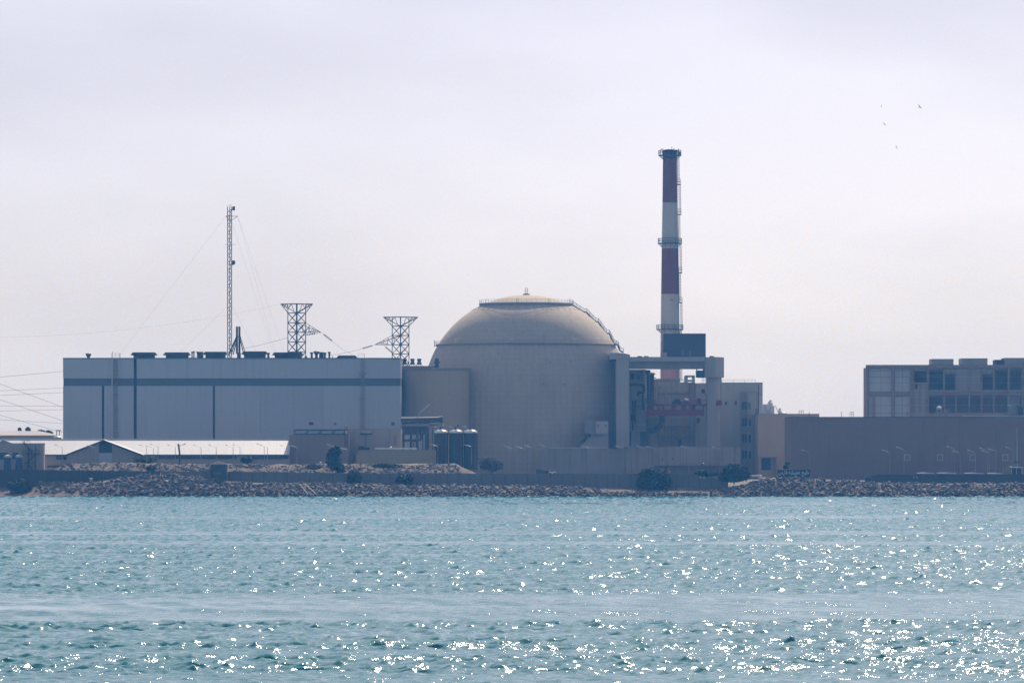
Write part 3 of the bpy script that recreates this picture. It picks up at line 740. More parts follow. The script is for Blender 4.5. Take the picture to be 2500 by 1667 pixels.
part('roof_edge', MB().box(PX(870, Yo), PX(1064.4, Yo), Yo - .45, Yo + 8.8, PZ(1099, Yo), PZ(1098, Yo)), M['concd'], lo)
p_ = MB().bar(PP(915, 1095, Yo + 1.5), PP(1018, 1094.5, Yo + 1.5), .22, 8); part('roof_pipe', p_, M['white'], lo, smooth=True)  # pipe coloured white for the sunlit line along it
m = MB()
for px in (920, 940, 960, 980, 1000, 1016): m.box(PX(px, Yo), PX(px, Yo) + .3, Yo + 1.3, Yo + 1.7, PZ(1098, Yo), PZ(1095.6, Yo))
part('pipe_rest', m, M['concd'], lo)
m = MB(); m.bar(PP(951, 1095, Yo + 1), PP(953.5, 1091.5, Yo + 1), .1).lathe(PX(954, Yo), Yo + 1, [(.02, PZ(1091.6, Yo)), (.35, PZ(1090.8, Yo)), (.02, PZ(1089.5, Yo))], 8)
part('flood_lamp', m, M['white'], lo)

# ------------------------------------------------------------------ pipe rack and three tanks
Yr = 1592.0
pr = thing('pipe_rack', base_of(1025, Yr), 'open steel pipe rack with bridges between the hall and the tanks', 'pipe rack')
m = MB(); B = lambda a, b, c, d, y0, y1: m.box(PX(a, Yr), PX(b, Yr), y0, y1, PZ(d, Yr), PZ(c, Yr))
part('dark_core', MB().box(PX(981, Yr), PX(1045, Yr), Yr + 14, Yr + 20, 4.6, PZ(1040, Yr)), M['dark'], pr)
part('back_wall', MB().box(PX(986, Yr), PX(1036, Yr), Yr + 8, Yr + 9, 4.6, PZ(1061, Yr)), M['sheet'], pr)
for px in (983, 1003, 1019, 1031, 1040, 1055): part('post', MB().box(PX(px, Yr), PX(px + 2.6, Yr), Yr, Yr + .4, 4.6, PZ(1040, Yr)), M['vent'], pr)
part('bridge', MB().box(PX(980, Yr), PX(1068, Yr), Yr - 1, Yr + 4, PZ(1039.5, Yr), PZ(1036.5, Yr)), M['concd'], pr)
part('bridge', MB().box(PX(1048, Yr), PX(1083, Yr), Yr - 1, Yr + 4, PZ(1044, Yr), PZ(1032.5, Yr)), M['concd'], pr)
part('header_pipe', MB().bar(PP(979, 1026, Yr), PP(1079, 1024, Yr), .85, 12), M['vent'], pr, smooth=True)
part('header_pipe', MB().bar(PP(979, 1021.5, Yr + 1.5), PP(1080, 1021, Yr + 1.5), .5, 10), M['concd'], pr, smooth=True)
part('pipe_end', MB().bar(PP(1074, 1024, Yr), PP(1081, 1023.6, Yr), 1.1, 12), M['vent'], pr, smooth=True)
part('cable_tray', MB().box(PX(981, Yr), PX(1050, Yr), Yr - .5, Yr + .3, PZ(1034.5, Yr), PZ(1029, Yr)), M['vent'], pr)
part('loop_pipe', MB().tube([PP(981, 1075, Yr - 1), PP(1024, 1074.5, Yr - 1), PP(1028, 1071, Yr - 1), PP(1029, 1045, Yr - 1)], .42, 8), M['vent'], pr, smooth=True)
for px in (985, 1003.5, 1018): part('riser_pipe', MB().bar(PP(px, 1098, Yr - 1), PP(px, 1060, Yr - 1), .38, 8), M['vent'], pr, smooth=True)
m = MB(); m.bar(PP(1019, 1040, Yr - .5), PP(1019, 1012, Yr - .5), .12).bar(PP(1021, 1012, Yr - .5), PP(1050, 985, Yr + 40), .03).bar(PP(1050, 992, Yr + 40), PP(1050, 979, Yr + 40), .25)
part('stay_post', m, M['galv'], pr)
m = MB(); rail(m, [PP(980, 1036.5, Yr - 1), PP(1068, 1036.5, Yr - 1)], 1.2, .05, 2); part('hand_rail', m, M['galv'], pr)
m = MB(); m.bar(PP(1007, 1078, Yr - 1.2), PP(1013, 1092, Yr - 1.2), .12).bar(PP(1013, 1078, Yr - 1.2), PP(1007, 1092, Yr - 1.2), .12); part('cross_brace', m, M['vent'], pr)
Yk3 = 1570.0
for i, (px, l) in enumerate(((1077, 'left one of three dark storage tanks with round tops coloured sunlit white'), (1113.5, 'middle one of three dark storage tanks, rust streaked'), (1149, 'right one of three dark storage tanks with round tops coloured sunlit white'))):
    x = PX(px, Yk3); r = 17.2 * Yk3 / F; zt_ = PZ(1056, Yk3); zd = PZ(1049, Yk3)
    t = thing('storage_tank', (x, Yk3, 8.0), l, 'tank', 'three upright tanks before the dome')
    part('shell', MB().lathe(x, Yk3, [(r, 8.0), (r, zt_ - .1)], 28), M['tankm'], t, smooth=True)
    b = MB()
    for k in range(1, 7): z = 8.0 + (zt_ - 8) * k / 7.0; b.lathe(x, Yk3, [(r + .01, z - .07), (r + .07, z - .07), (r + .07, z + .07), (r + .01, z + .07)], 28, cap=False)
    part('hoop', b, M['tankm'], t)
    part('domed_top', MB().lathe(x, Yk3, [(r, zt_ - .1)] + [(r * math.cos(a), zt_ + (zd - zt_) * 1.15 * math.sin(a)) for a in np.linspace(0.1, 1.5, 6)] + [(.02, zd + .13)], 28), M['white'], t, smooth=True)  # sunlight on the tank top is put into its white colour
    part('vent_pipe', MB().tube([(x - .3, Yk3 - .9, zt_ + .3), (x - .25, Yk3, PZ(1044, Yk3)), (x - .1, Yk3, PZ(1041, Yk3)), (x + .5, Yk3, PZ(1040.5, Yk3)), (x + .6, Yk3, PZ(1036 if i else 1041, Yk3))], .26, 6), M['vent'], t)
    s = MB(); s.tube([(x - r * 1.05, Yk3 - .3, zt_ - .5), (x - r * 1.05, Yk3 - .3, PZ(1042.5, Yk3)), (x - r * .62, Yk3 - .3, PZ(1042, Yk3)), (x - r * .6, Yk3 - .3, zt_ + .4)], .2, 6)
    part('overflow_pipe', s, M['galv'], t)
    s = MB(); ladder(s, (x + r * .6, Yk3 - r * .82, 8.3), (x + r * .6, Yk3 - r * .82, zt_), .5, .05); part('ladder', s, M['galv'], t)

# ------------------------------------------------------------------ rounded annex left of the reactor
Yn = 1668.0
an = thing('annex', base_of(1062, Yn), 'rounded tan annex block standing against the left side of the dome', 'building')
ra = 83 * Yn / F; xa = PX(1062, Yn); za_ = PZ(899, Yn)
part('wall', MB().lathe(xa, Yn, [(ra, 4.6), (ra, za_)], 48), M['tan'], an, smooth=True)
part('roof_edge', MB().lathe(xa, Yn, [(ra + .15, za_ - .7), (ra + .35, za_ - .6), (ra + .35, za_), (.02, za_ + .2)], 48), M['concd'], an)
part('roof_deck', MB().box(PX(982, Yn), PX(1062, Yn), Yn - 3, Yn + 6, za_ + .2, PZ(893.5, Yn)), M['brownw'], an)
for px in (988, 1007, 1023.5):
    x = PX(px, Yn); z0, z1 = PZ(893.5, Yn), PZ(875.5, Yn); r = 5.2 * Yn / F
    v = part('roof_fan', MB().lathe(x, Yn, [(r * 1.15, z0 + .5), (r * 1.15, z0 + 1.1), (r * .8, z0 + 1.15), (r * .8, z1 - .7), (r, z1 - .6), (r * 1.0, z1)], 14), M['vent'], an, smooth=True)
    lg = MB()
    for k in range(4): a = k * 1.57 + .4; lg.bar((x + r * 1.5 * math.cos(a), Yn + r * 1.5 * math.sin(a), z0), (x + r * .9 * math.cos(a), Yn + r * .9 * math.sin(a), z0 + 1.0), .1)
    part('fan_leg', lg, M['vent'], v)
part('air_intake', MB().box(PX(1062, Yn), PX(1071, Yn), Yn - 2, Yn, za_, PZ(875, Yn)).box(PX(1060, Yn), PX(1074, Yn), Yn - 2.1, Yn + .1, PZ(887, Yn), PZ(882, Yn)), M['vent'], an)

# ------------------------------------------------------------------ reactor building
Yc = 1700.0; R = 252 * Yc / F; zc = PZ(972, Yc); xc = PX(1285, Yc)
def dome_mat():
    m, nt, p = new_mat('dome_concrete')
    tcn = nt.nodes.new('ShaderNodeTexCoord'); sep = nt.nodes.new('ShaderNodeSeparateXYZ'); nt.links.new(tcn.outputs['Object'], sep.inputs[0])
    def mth(op, a, b=None):
        n = nt.nodes.new('ShaderNodeMath'); n.operation = op
        for i, v in enumerate((a, b)):
            if v is None: continue
            if hasattr(v, 'links'): nt.links.new(v, n.inputs[i])
            else: n.inputs[i].default_value = v
        return n.outputs[0]
    x, y, z = sep.outputs
    lon = mth('ARCTAN2', y, x); zz = mth('SUBTRACT', z, zc - 4.6)
    hr = mth('POWER', mth('ADD', mth('MULTIPLY', x, x), mth('MULTIPLY', y, y)), 0.5)
    lat = mth('ARCTAN2', mth('MAXIMUM', zz, 0.0), hr)
    low = mth('MULTIPLY', mth('MINIMUM', zz, 0.0), 1.0 / R)
    la = mth('ADD', lat, low)
    def line(v, k, wd):
        f = mth('FRACT', mth('MULTIPLY', v, k)); return mth('LESS_THAN', f, wd)
    grid = mth('MAXIMUM', line(lon, 96 / 6.2832, 0.055), line(la, 19.0, 0.055))
    pos = wpos(nt)
    a = noise_node(nt, mapping(nt, pos, (0.06, 0.06, 0.06)), 1.0, 5, 0.6)
    f = noise_node(nt, mapping(nt, pos, (0.9, 0.9, 0.9)), 1.0, 4, 0.7)
    s = noise_node(nt, mapping(nt, pos, (0.7, 0.7, 0.03)), 1.0, 3, 0.6)
    c = mix_rgb(nt, ramp(nt, a, 0.3, 0.7), (0.475, 0.42, 0.35), (0.58, 0.515, 0.43))
    c = mix_rgb(nt, ramp(nt, f, 0.4, 0.75, 0, 0.5), c, (0.40, 0.355, 0.31))
    c = mix_rgb(nt, ramp(nt, s, 0.5, 0.72, 0.0, 0.4), c, (0.31, 0.28, 0.25))
    g = nt.nodes.new('ShaderNodeMath'); g.operation = 'MULTIPLY'; g.inputs[1].default_value = 0.32; nt.links.new(grid, g.inputs[0])
    c = mix_rgb(nt, g.outputs[0], c, (0.20, 0.175, 0.16))
    nt.links.new(c, p.inputs['Base Color']); p.inputs['Roughness'].default_value = 0.85; p.inputs['Specular IOR Level'].default_value = 0.3
    return m
M['dome'] = dome_mat()
rb = thing('reactor_building', (xc, Yc, 4.6), 'huge round concrete reactor building with a low dome roof', 'building')
zl = PZ(842, Yc); zu = PZ(744, Yc)
def rad(z): return math.sqrt(max(0.0, R*R - max(0, z - zc)**2))
prof = [(R, 4.6), (R, zc)] + [(rad(z), z) for z in np.linspace(zc, zl, 9)[1:]]
part('drum', MB().lathe(xc, Yc, prof, 128), M['dome'], rb, smooth=True)
al, au = math.asin((zl - zc) / R), math.asin((zu - zc) / R)
part('dome', MB().lathe(xc, Yc, [(R*math.cos(a), zc + R*math.sin(a)) for a in np.linspace(al, au, 16)], 128, cap=False), M['dome'], rb, smooth=True)
part('dome_cap', MB().lathe(xc, Yc, [(R*math.cos(a), zc + R*math.sin(a)) for a in np.linspace(au, RD(89.9), 10)], 128, cap=False), M['dome'], rb, smooth=True)
g1 = part('gallery', MB().lathe(xc, Yc, [(rad(zl) - .2, zl - .2), (rad(zl) + .75, zl - .2), (rad(zl) + .75, zl + .1), (rad(zl) - .2, zl + .1)], 96, cap=False), M['concd'], rb)
def ring_rail(r, z, h, n, rr=.05):
    m = MB(); P = [Vector((xc + r*math.cos(2*math.pi*k/n), Yc + r*math.sin(2*math.pi*k/n), z)) for k in range(n)]
    for k in range(n):
        m.bar(P[k], P[k] + Vector((0, 0, h)), rr, 3)
        for f in (.5, 1): m.bar(P[k] + Vector((0, 0, h*f)), P[(k+1) % n] + Vector((0, 0, h*f)), rr, 3)
    return m
part('gallery_rail', ring_rail(rad(zl) + .7, zl + .1, 1.1, 90, .03), M['galv'], g1)
r2 = rad(zu) + 1.1
g2 = part('upper_gallery', MB().lathe(xc, Yc, [(r2 - 2.2, zu - .55), (r2 - .25, zu - .55), (r2, zu - .2), (r2, zu + .42), (r2 - .25, zu + .42), (r2 - 2.2, zu + .42)], 96, cap=False), M['concd'], rb)
part('gallery_rail', ring_rail(r2 - .1, zu + .42, 1.1, 60, .035), M['galv'], g2)
br = MB()
for k in range(40):
    a = 2 * math.pi * k / 40; c_, s_ = math.cos(a), math.sin(a)
    br.bar((xc + (r2 - .3) * c_, Yc + (r2 - .3) * s_, zu - .5), (xc + rad(zu - 2.0) * c_, Yc + rad(zu - 2.0) * s_, zu - 2.0), .16, 4)
part('gallery_bracket', br, M['concd'], g2, kind='stuff')
m = MB(); lx = PX(1061, Yc); m.bar((lx, Yc, zl - .6), (lx, Yc, PZ(830, Yc)), .16).bar((lx, Yc, zl - .4), (xc - rad(zl), Yc, zl - .4), .16).bar((lx, Yc, PZ(837, Yc)), (xc - rad(zl) + 2, Yc, PZ(841, Yc)), .05)
part('end_platform', m, M['vent'], g1)
m = MB(); tz = zc + R; m.lathe(xc, Yc, [(1.2, tz - .3), (1.1, tz + .35)], 10)
for dx in (-.4, .45): m.bar((xc + dx, Yc, tz), (xc + dx, Yc, PZ(704, Yc)), .09)
for k in range(5): m.bar((xc - .4, Yc, tz + .5 + .45*k), (xc + .45, Yc, tz + .5 + .45*k), .07)
part('lightning_mast', m, M['steel'], rb)
for px, py in ((1187, 735), (1192, 735), (1262, 733), (1265, 733), (1338, 733), (1342, 733), (1391, 733)):
    d = (PX(px, Yc) - xc); yy = Yc - math.sqrt(max(0, (r2-.3)**2 - d*d)); part('lamp_post', MB().bar((PX(px, Yc), yy, zu + .4), (PX(px, Yc), yy, PZ(729 if px != 1391 else 727, yy)), .08), M['steel'], g2)
for px in (1111, 1116, 1247, 1252, 1401, 1406):
    d = (PX(px, Yc) - xc); yy = Yc - math.sqrt(max(0, (rad(zl)+.6)**2 - d*d)); mm = MB(); mm.bar((PX(px, yy), yy, zl), (PX(px, yy), yy, PZ(828.5, yy)), .06).lathe(PX(px, yy), yy, [(.02, PZ(829, yy)), (.28, PZ(828.2, yy)), (.02, PZ(826.6, yy))], 8); part('gallery_lamp', mm, M['white'], g1)
# stair climbing the right flank of the dome
def stair(pts, label=None):
    m = MB()
    for (a, b) in zip(pts[:-1], pts[1:]):
        p, q = PP(a[0], a[1], Yc), PP(b[0], b[1], Yc)
        for dy in (-.7, .7):
            o = Vector((0, dy, 0)); m.bar(p + o, q + o, .32, 4); m.bar(p + o + Vector((.15, 0, 1.15)), q + o + Vector((.15, 0, 1.15)), .075, 3); m.bar(p + o + Vector((.1, 0, .6)), q + o + Vector((.1, 0, .6)), .04, 3)
            n = max(1, int((q - p).length / 1.3))
            for i in range(n + 1): c = p.lerp(q, i / n) + o; m.bar(c, c + Vector((.15, 0, 1.15)), .045, 3)
        n = max(2, int((q - p).length / .4))
        for i in range(n + 1): c = p.lerp(q, i / n); m.box(c.x - .14, c.x + .14, Yc - .65, Yc + .65, c.z - .02, c.z + .03)
    return m
ss = part('stairway', stair([(1397, 744), (1425, 762), (1431, 762), (1454, 785.5), (1460, 785.5), (1480, 814), (1487, 814), (1498, 838), (1508, 842)]), M['steel'], rb)
part('lower_stair', stair([(1508, 842), (1513, 856), (1522, 860)]), M['steel'], ss)
for a, b in (((1427, 765), (1440, 774)), ((1455, 788), (1472, 806)), ((1481, 817), (1498, 840))):
    part('stringer', MB().bar(PP(a[0], a[1], Yc), PP(b[0], b[1], Yc), .22), M['steel'], ss)
# ledge box low on the drum
Yj = 1656.0
ab = part('ledge_box', wbox(MB(), 1455, 1485, 1028, 1058, Yj + 3, 18), M['conc'], rb)
part('ledge_box', wbox(MB(), 1428, 1455, 1026, 1058, Yj + 5, 14), M['concd'], rb)
part('ledge', MB().box(PX(1440, Yj), PX(1486, Yj), Yj + 1.5, Yj + 12, PZ(1060, Yj), PZ(1058, Yj)), M['concd'], rb)
part('corbel', MB().prism([(PX(1418, Yj), PZ(1086, Yj)), (PX(1443, Yj), PZ(1060, Yj)), (PX(1486, Yj), PZ(1060, Yj)), (PX(1486, Yj), PZ(1095, Yj)), (PX(1418, Yj), PZ(1095, Yj))], Yj + 3.5, Yj + 20), M['conc'], rb)
part('corbel_edge', MB().bar(PP(1415, 1083, Yj + 3), PP(1441, 1060, Yj + 3), .45), M['vent'], rb)
m = MB(); rail(m, [(PX(1428, Yj), Yj + 5, PZ(1026, Yj)), (PX(1486, Yj), Yj + 4, PZ(1026, Yj))], 1.3, .06, 1.0); part('ledge_rail', m, M['vent'], rb)
for px in (1461, 1479): part('porthole', MB().box(PX(px - 1.5, Yj), PX(px + 1.5, Yj), Yj + 2.9, Yj + 2.998, PZ(1040.5, Yj), PZ(1037, Yj)), M['dark'], rb)
for px, py in ((1326, 936), (1328.5, 938), (1373, 937), (1380, 937), (1343, 884), (1394, 882)): 
    d = PX(px, Yc) - xc; yy = Yc - math.sqrt(R*R - d*d); part('anchor_plate', MB().box(PX(px, yy) - .3, PX(px, yy) + .3, yy - .12, yy + .5, PZ(py, yy) - .35, PZ(py, yy) + .35), M['concd'], rb)
# ------------------------------------------------------------------ chimney
Ys = 1765.0
ch = thing('chimney', (PX(1635.5, Ys), Ys, 4.6), 'tall tapering chimney painted in red and white bands', 'chimney')
xs_ = PX(1635.5, Ys); s_ = Ys / F
def crad(py): return lerp_tab([(360, 16.6), (387, 17.0), (495, 18.2), (607, 20.0), (718, 21.4), (820, 22.6), (930, 23.4), (1180, 25)], py) * s_
def band(p0, p1, mat, name):
    n = max(1, int((p1 - p0) / 40)); pr_ = [(crad(p), PZ(p, Ys)) for p in np.linspace(p1, p0, n + 1)]
    part(name, MB().lathe(xs_, Ys, pr_, 40, cap=False), M[mat], ch, smooth=True)
for a, b, mt in ((387, 495, 'stackr'), (495, 607, 'stackw'), (607, 718, 'stackr'), (718, 835, 'stackw'), (835, 940, 'stackf'), (940, 1180, 'stackw')): band(a, b, mt, 'red_band' if mt != 'stackw' else 'white_band')
part('rim', MB().lathe(xs_, Ys, [(crad(387) + .06, PZ(387, Ys)), (crad(370) + .08, PZ(369, Ys)), (crad(370) + .08, PZ(367.5, Ys)), (crad(370) - .5, PZ(367.5, Ys)), (crad(370) - .5, PZ(380, Ys))], 40, cap=False), M['stackt'], ch, smooth=True)
part('inner_flue', MB().lathe(xs_, Ys, [(crad(370) * .62, PZ(380, Ys)), (crad(370) * .62, PZ(365.5, Ys)), (crad(370) * .55, PZ(365.5, Ys))], 24), M['stackt'], ch)
def platform(py, ro, ri, h=2.0):
    z = PZ(py, Ys); m = MB(); m.lathe(xs_, Ys, [(ri, z - .3), (ro, z - .3), (ro, z), (ri, z)], 32, cap=False)
    for k in range(12):
        a = 2*math.pi*k/12; m.bar((xs_ + ro*.97*math.cos(a), Ys + ro*.97*math.sin(a), z - .2), (xs_ + ri*math.cos(a), Ys + ri*math.sin(a), z - 1.5), .09, 3)
    pl = part('platform', m, M['steel'], ch); n = 22; r_ = MB()
    P = [Vector((xs_ + (ro-.08)*math.cos(2*math.pi*k/n), Ys + (ro-.08)*math.sin(2*math.pi*k/n), z)) for k in range(n)]
    for k in range(n):
        r_.bar(P[k], P[k] + Vector((0, 0, h)), .08, 3)
        for f in (.5, 1): r_.bar(P[k] + Vector((0, 0, h*f)), P[(k+1) % n] + Vector((0, 0, h*f)), .08, 3)
    part('railing', r_, M['steel'], pl); return pl
platform(379, 28 * s_, crad(379), 1.6); platform(593.5, 29.5 * s_, crad(593), 1.6); platform(803, 33 * s_, crad(803), 1.4)
m = MB(); m.box(xs_ + crad(370), xs_ + 26 * s_, Ys - .8, Ys + .8, PZ(381, Ys), PZ(379, Ys)); m.tube([PP(1648, 367.5, Ys), PP(1655, 367.5, Ys), PP(1660, 372, Ys), PP(1660, 380, Ys)], .14, 4); m.bar(PP(1655, 368, Ys), PP(1657, 380, Ys), .3)
part('hoist_frame', m, M['steel'], ch)
m = MB()
for px, a, b in ((1614, 364.5, 372), (1617.5, 364, 372), (1631, 365, 368), (1640, 359.5, 368), (1645, 363, 368), (1656.5, 364, 372)): m.bar(PP(px, b, Ys), PP(px, a, Ys), .09).bar(PP(px - .8, a, Ys), PP(px + 1.3, a, Ys), .16)
part('warning_light', m, M['steel'], ch)
for py in (450, 523, 665, 738):
    z = PZ(py, Ys); x0 = xs_ + crad(py); x1 = x0 + 9 * s_; r_ = MB(); r_.box(x0, x1, Ys - .7, Ys + .7, z - .3, z)
    rest = part('rest_platform', r_, M['steel'], ch); q = MB()
    for x in (x0 + .2, x1 - .06):
        for dy in (-.6, .6): q.bar((x, Ys + dy, z), (x, Ys + dy, z + 1.7), .07, 3)
    for f in (.85, 1.7):
        for dy in (-.6, .6): q.bar((x0, Ys + dy, z + f), (x1, Ys + dy, z + f), .06, 3)
        q.bar((x1 - .06, Ys - .6, z + f), (x1 - .06, Ys + .6, z + f), .06, 3)
    part('railing', q, M['steel'], rest)
for a, b, dx in ((450, 382, 3.5), (523, 452, 6), (593, 525, 3.5), (665, 597, 6), (738, 667, 3.5), (803, 740, 6), (930, 806, 4)):
    m = MB(); ladder(m, (xs_ + crad(a) + dx * s_, Ys, PZ(a, Ys)), (xs_ + crad(b) + dx * s_, Ys, PZ(b, Ys)), .5, .07, .36); part('caged_ladder', m, M['galv'], ch)
m = MB(); m.bar((xs_ + crad(930) + 1.0 * s_, Ys, PZ(930, Ys)), (xs_ + crad(390) + 1.0 * s_, Ys, PZ(390, Ys)), .10); part('riser_cable', m, M['galv'], ch)
m = MB(); y_ = Ys - crad(731) - .1
for px in (1637.5, 1641.5): m.box(PX(px, y_), PX(px + 2.4, y_), y_ - .3, y_ + .6, PZ(733, y_), PZ(731, y_))
part('junction_box', m, M['stackt'], ch)
# dark sheeted housing in front of the chimney
Yh = 1716.0
hb = thing('vent_housing', base_of(1671, Yh), 'big dark flat-topped box in front of the foot of the chimney', 'building')
part('housing', wbox(MB(), 1620, 1723, 814, 876, Yh, 14), M['panelb'], hb)
part('support_deck', wbox(MB(), 1621, 1762, 876.2, 897, Yh + 1, 12), M['concd'], hb); part('support_leg', MB().box(PX(1733, Yh), PX(1758, Yh), Yh + 2, Yh + 12, 4.6, PZ(897.2, Yh)), M['concd'], hb)
part('side_box', wbox(MB(), 1613, 1628, 860, 875, Yh - 2, 4), M['pink'], hb)
m = MB()
for k in range(1, 7): x = PX(1620 + 103 * k / 7, Yh); m.box(x - .04, x + .04, Yh - .05, Yh - .003, PZ(875.5, Yh), PZ(814.5, Yh))
part('sheet_rib', m, M['panelb'], hb)

# ------------------------------------------------------------------ crane gantry and lock tower right of the dome
Yg2 = 1668.0
ga_ = thing('gantry', base_of(1610, Yg2), 'massive concrete portal with a high beam between the dome and the end block', 'gantry')
part('buttress', wbox(MB(), 1504.5, 1536, 877, 1165, Yg2 - 4, 30), M['conc'], ga_)
part('shoulder', MB().prism([(PX(1489, Yg2), PZ(877, Yg2)), (PX(1537.5, Yg2), PZ(877, Yg2)), (PX(1537.5, Yg2), PZ(866, Yg2)), (PX(1519, Yg2), PZ(862, Yg2)), (PX(1489, Yg2), PZ(861.5, Yg2))], Yg2 - 3, Yg2 + 22), M['conc'], ga_)
part('beam_cap', MB().box(PX(1536.4, Yg2), PX(1720, Yg2), Yg2 - 3, Yg2 + 12, PZ(882.5, Yg2), PZ(871.5, Yg2)), M['conc'], ga_)
part('beam', MB().box(PX(1536.4, Yg2), PX(1720, Yg2), Yg2 - .6, Yg2 + 10, PZ(900, Yg2), PZ(882.6, Yg2)), M['concd'], ga_)
m = MB()
for px in (1562, 1578, 1738): m.lathe(PX(px, Yg2), Yg2 + 1, [(.9, PZ(871.4, Yg2)), (.7, PZ(869, Yg2)), (.1, PZ(867.6, Yg2))], 10)
part('beam_lug', m, M['vent'], ga_)
m = MB()
for px in (1667, 1684.5): m.bar(PP(px, 880, Yg2 - 3.1), PP(px, 855, Yg2 - 3.1), .16)
part('ladder_pole', m, M['galv'], ga_)
def plan(mb, P, z0, z1):
    n = len(P); return mb.raw([(x, y, z0) for x, y in P] + [(x, y, z1) for x, y in P], [tuple(range(n))[::-1], tuple(range(n, 2*n))] + [(i, (i+1) % n, n + (i+1) % n, n + i) for i in range(n)])
q = lambda px, dy: (PX(px, Yg2), Yg2 + dy)
part('head_block', plan(MB(), [q(1720.2, -1), q(1746, -5), q(1768, 1), q(1768, 12), q(1720.2, 12)], PZ(921, Yg2), PZ(872, Yg2)), M['conc'], ga_)
part('column', plan(MB(), [q(1727, 0), q(1745, -3), q(1762, 1.5), q(1762, 11), q(1727, 11)], 4.6, PZ(921.2, Yg2)), M['conc'], ga_)
m = MB()
for px, r_ in ((1747.5, .22), (1760, .22)): m.bar((PX(px, Yg2), Yg2 - 2.9 + (px - 1745) * .26, 6), (PX(px, Yg2), Yg2 - 2.9 + (px - 1745) * .26, PZ(922, Yg2)), r_)
part('guide_rail', m, M['brownw'], ga_)
cbn = thing('hoist_cabin', PP(1709, 921, Yg2 + 2), 'small dark green cabin hanging under the gantry beam', 'cabin')
part('cabin', MB().box(PX(1700, Yg2), PX(1718.5, Yg2), Yg2 + 1, Yg2 + 5, PZ(920, Yg2), PZ(904, Yg2)), M['green'], cbn)
m = MB()
for px in (1701, 1717): m.bar(PP(px, 904, Yg2 + 3), PP(px, 899.5, Yg2 + 3), .2)
part('hanger', m, M['green'], cbn)
part('cabin_floor', MB().prism([(PX(1699.5, Yg2), PZ(920, Yg2)), (PX(1719, Yg2), PZ(920, Yg2)), (PX(1716, Yg2), PZ(921.6, Yg2)), (PX(1704, Yg2), PZ(921.6, Yg2))], Yg2 + .8, Yg2 + 5.2), M['green'], cbn)
rcb = thing('control_box', PP(1754.5, 989, Yg2 - 2), 'little dark red box fixed on the gantry column', 'box')
part('box_shell', MB().box(PX(1748, Yg2), PX(1762, Yg2), Yg2 - 2.5, Yg2 + 1, PZ(989.5, Yg2), PZ(979, Yg2)), M['red'], rcb)
part('box_lid', MB().box(PX(1751, Yg2), PX(1761.5, Yg2), Yg2 - 2.3, Yg2 + 1, PZ(979, Yg2), PZ(977, Yg2)), M['red'], rcb)

# lock tower: stepped concrete behind the gantry with pipes and a red transfer bridge
Yl = 1676.0
lt = thing('lock_tower', base_of(1565, Yl), 'stepped concrete tower with ducts tucked between dome and gantry', 'building')
part('shaft', wbox(MB(), 1535, 1577, 902, 1053, Yl, 20), M['concd'], lt)
part('shaft_base', wbox(MB(), 1540, 1563, 1053, 1165, Yl + .4, 18), M['concd'], lt)
part('panel', MB().box(PX(1541, Yl), PX(1573, Yl), Yl - .5, Yl - .02, PZ(975, Yl), PZ(939, Yl)), M['concd'], lt)
part('duct', MB().tube([PP(1538, 938.5, Yl - .9), PP(1573, 938.5, Yl - .9), PP(1573.5, 957.5, Yl - .9), PP(1557.5, 958, Yl - .9), PP(1557.5, 967, Yl - .9)], .42, 6), M['vent'], lt)
part('slot', wbox(MB(), 1563, 1577, 1053.5, 1165, Yl + 3, 14), M['band'], lt)
part('round_stack', MB().lathe(PX(1588, Yl), Yl + 4, [(1.35, PZ(1000, Yl)), (1.35, PZ(914, Yl)), (1.9, PZ(912.5, Yl)), (1.3, PZ(908, Yl)), (.8, PZ(907, Yl))], 18), M['vent'], lt, smooth=True)
part('cowl', MB().box(PX(1573, Yl), PX(1588, Yl), Yl + 1, Yl + 6, PZ(909, Yl), PZ(903, Yl)).box(PX(1588, Yl), PX(1599, Yl), Yl + 2, Yl + 5, PZ(914, Yl), PZ(911.5, Yl)).box(PX(1595, Yl), PX(1603, Yl), Yl + 2, Yl + 4, PZ(923, Yl), PZ(921.3, Yl)), M['steel'], lt)
m = MB(); ladder(m, PP(1582, 992, Yl + 1.5), PP(1582, 911, Yl + 1.5), .8, .09, .6); part('ladder', m, M['galv'], lt)
part('drum_base', MB().lathe(PX(1590, Yl), Yl + 6, [(3.3, PZ(1052, Yl)), (3.3, PZ(1011, Yl)), (.1, PZ(1010.5, Yl))], 28), M['concd'], lt, smooth=True)
part('drum_plinth', MB().lathe(PX(1592, Yl), Yl + 6, [(2.3, 4.6), (2.3, PZ(1052, Yl))], 24), M['concd'], lt, smooth=True)
part('shaded_corbel', MB().tube([PP(1614, 1010, Yl), PP(1616.5, 1020, Yl), PP(1615, 1032, Yl), PP(1608, 1043, Yl), PP(1598, 1050, Yl + 1), PP(1588, 1052, Yl + 2)], .95, 8), M['band'], lt, smooth=True)  # dark tube: curved concrete corbel with its shadow put into the colour
part('mid_ledge', wbox(MB(), 1575, 1606, 1010.5, 1022, Yl + 1, 6), M['concd'], lt)
for py in (984, 1003, 1036): part('ledge', MB().box(PX(1536.5, Yl), PX(1577, Yl), Yl - .7, Yl - .02, PZ(py + 1.6, Yl), PZ(py, Yl)), M['conc'], lt)
for px, a, b in ((1545, 1050, 978), (1550.5, 1035, 978), (1570, 1000, 962), (1567, 930, 905)): part('riser_pipe', MB().bar(PP(px, a, Yl - .9), PP(px, b, Yl - .9), .28, 6), M['vent'], lt)
m = MB(); rail(m, [PP(1537, 984, Yl - .6), PP(1577, 984, Yl - .6)], 1.2, .06, 1.2); part('hand_rail', m, M['galv'], lt)
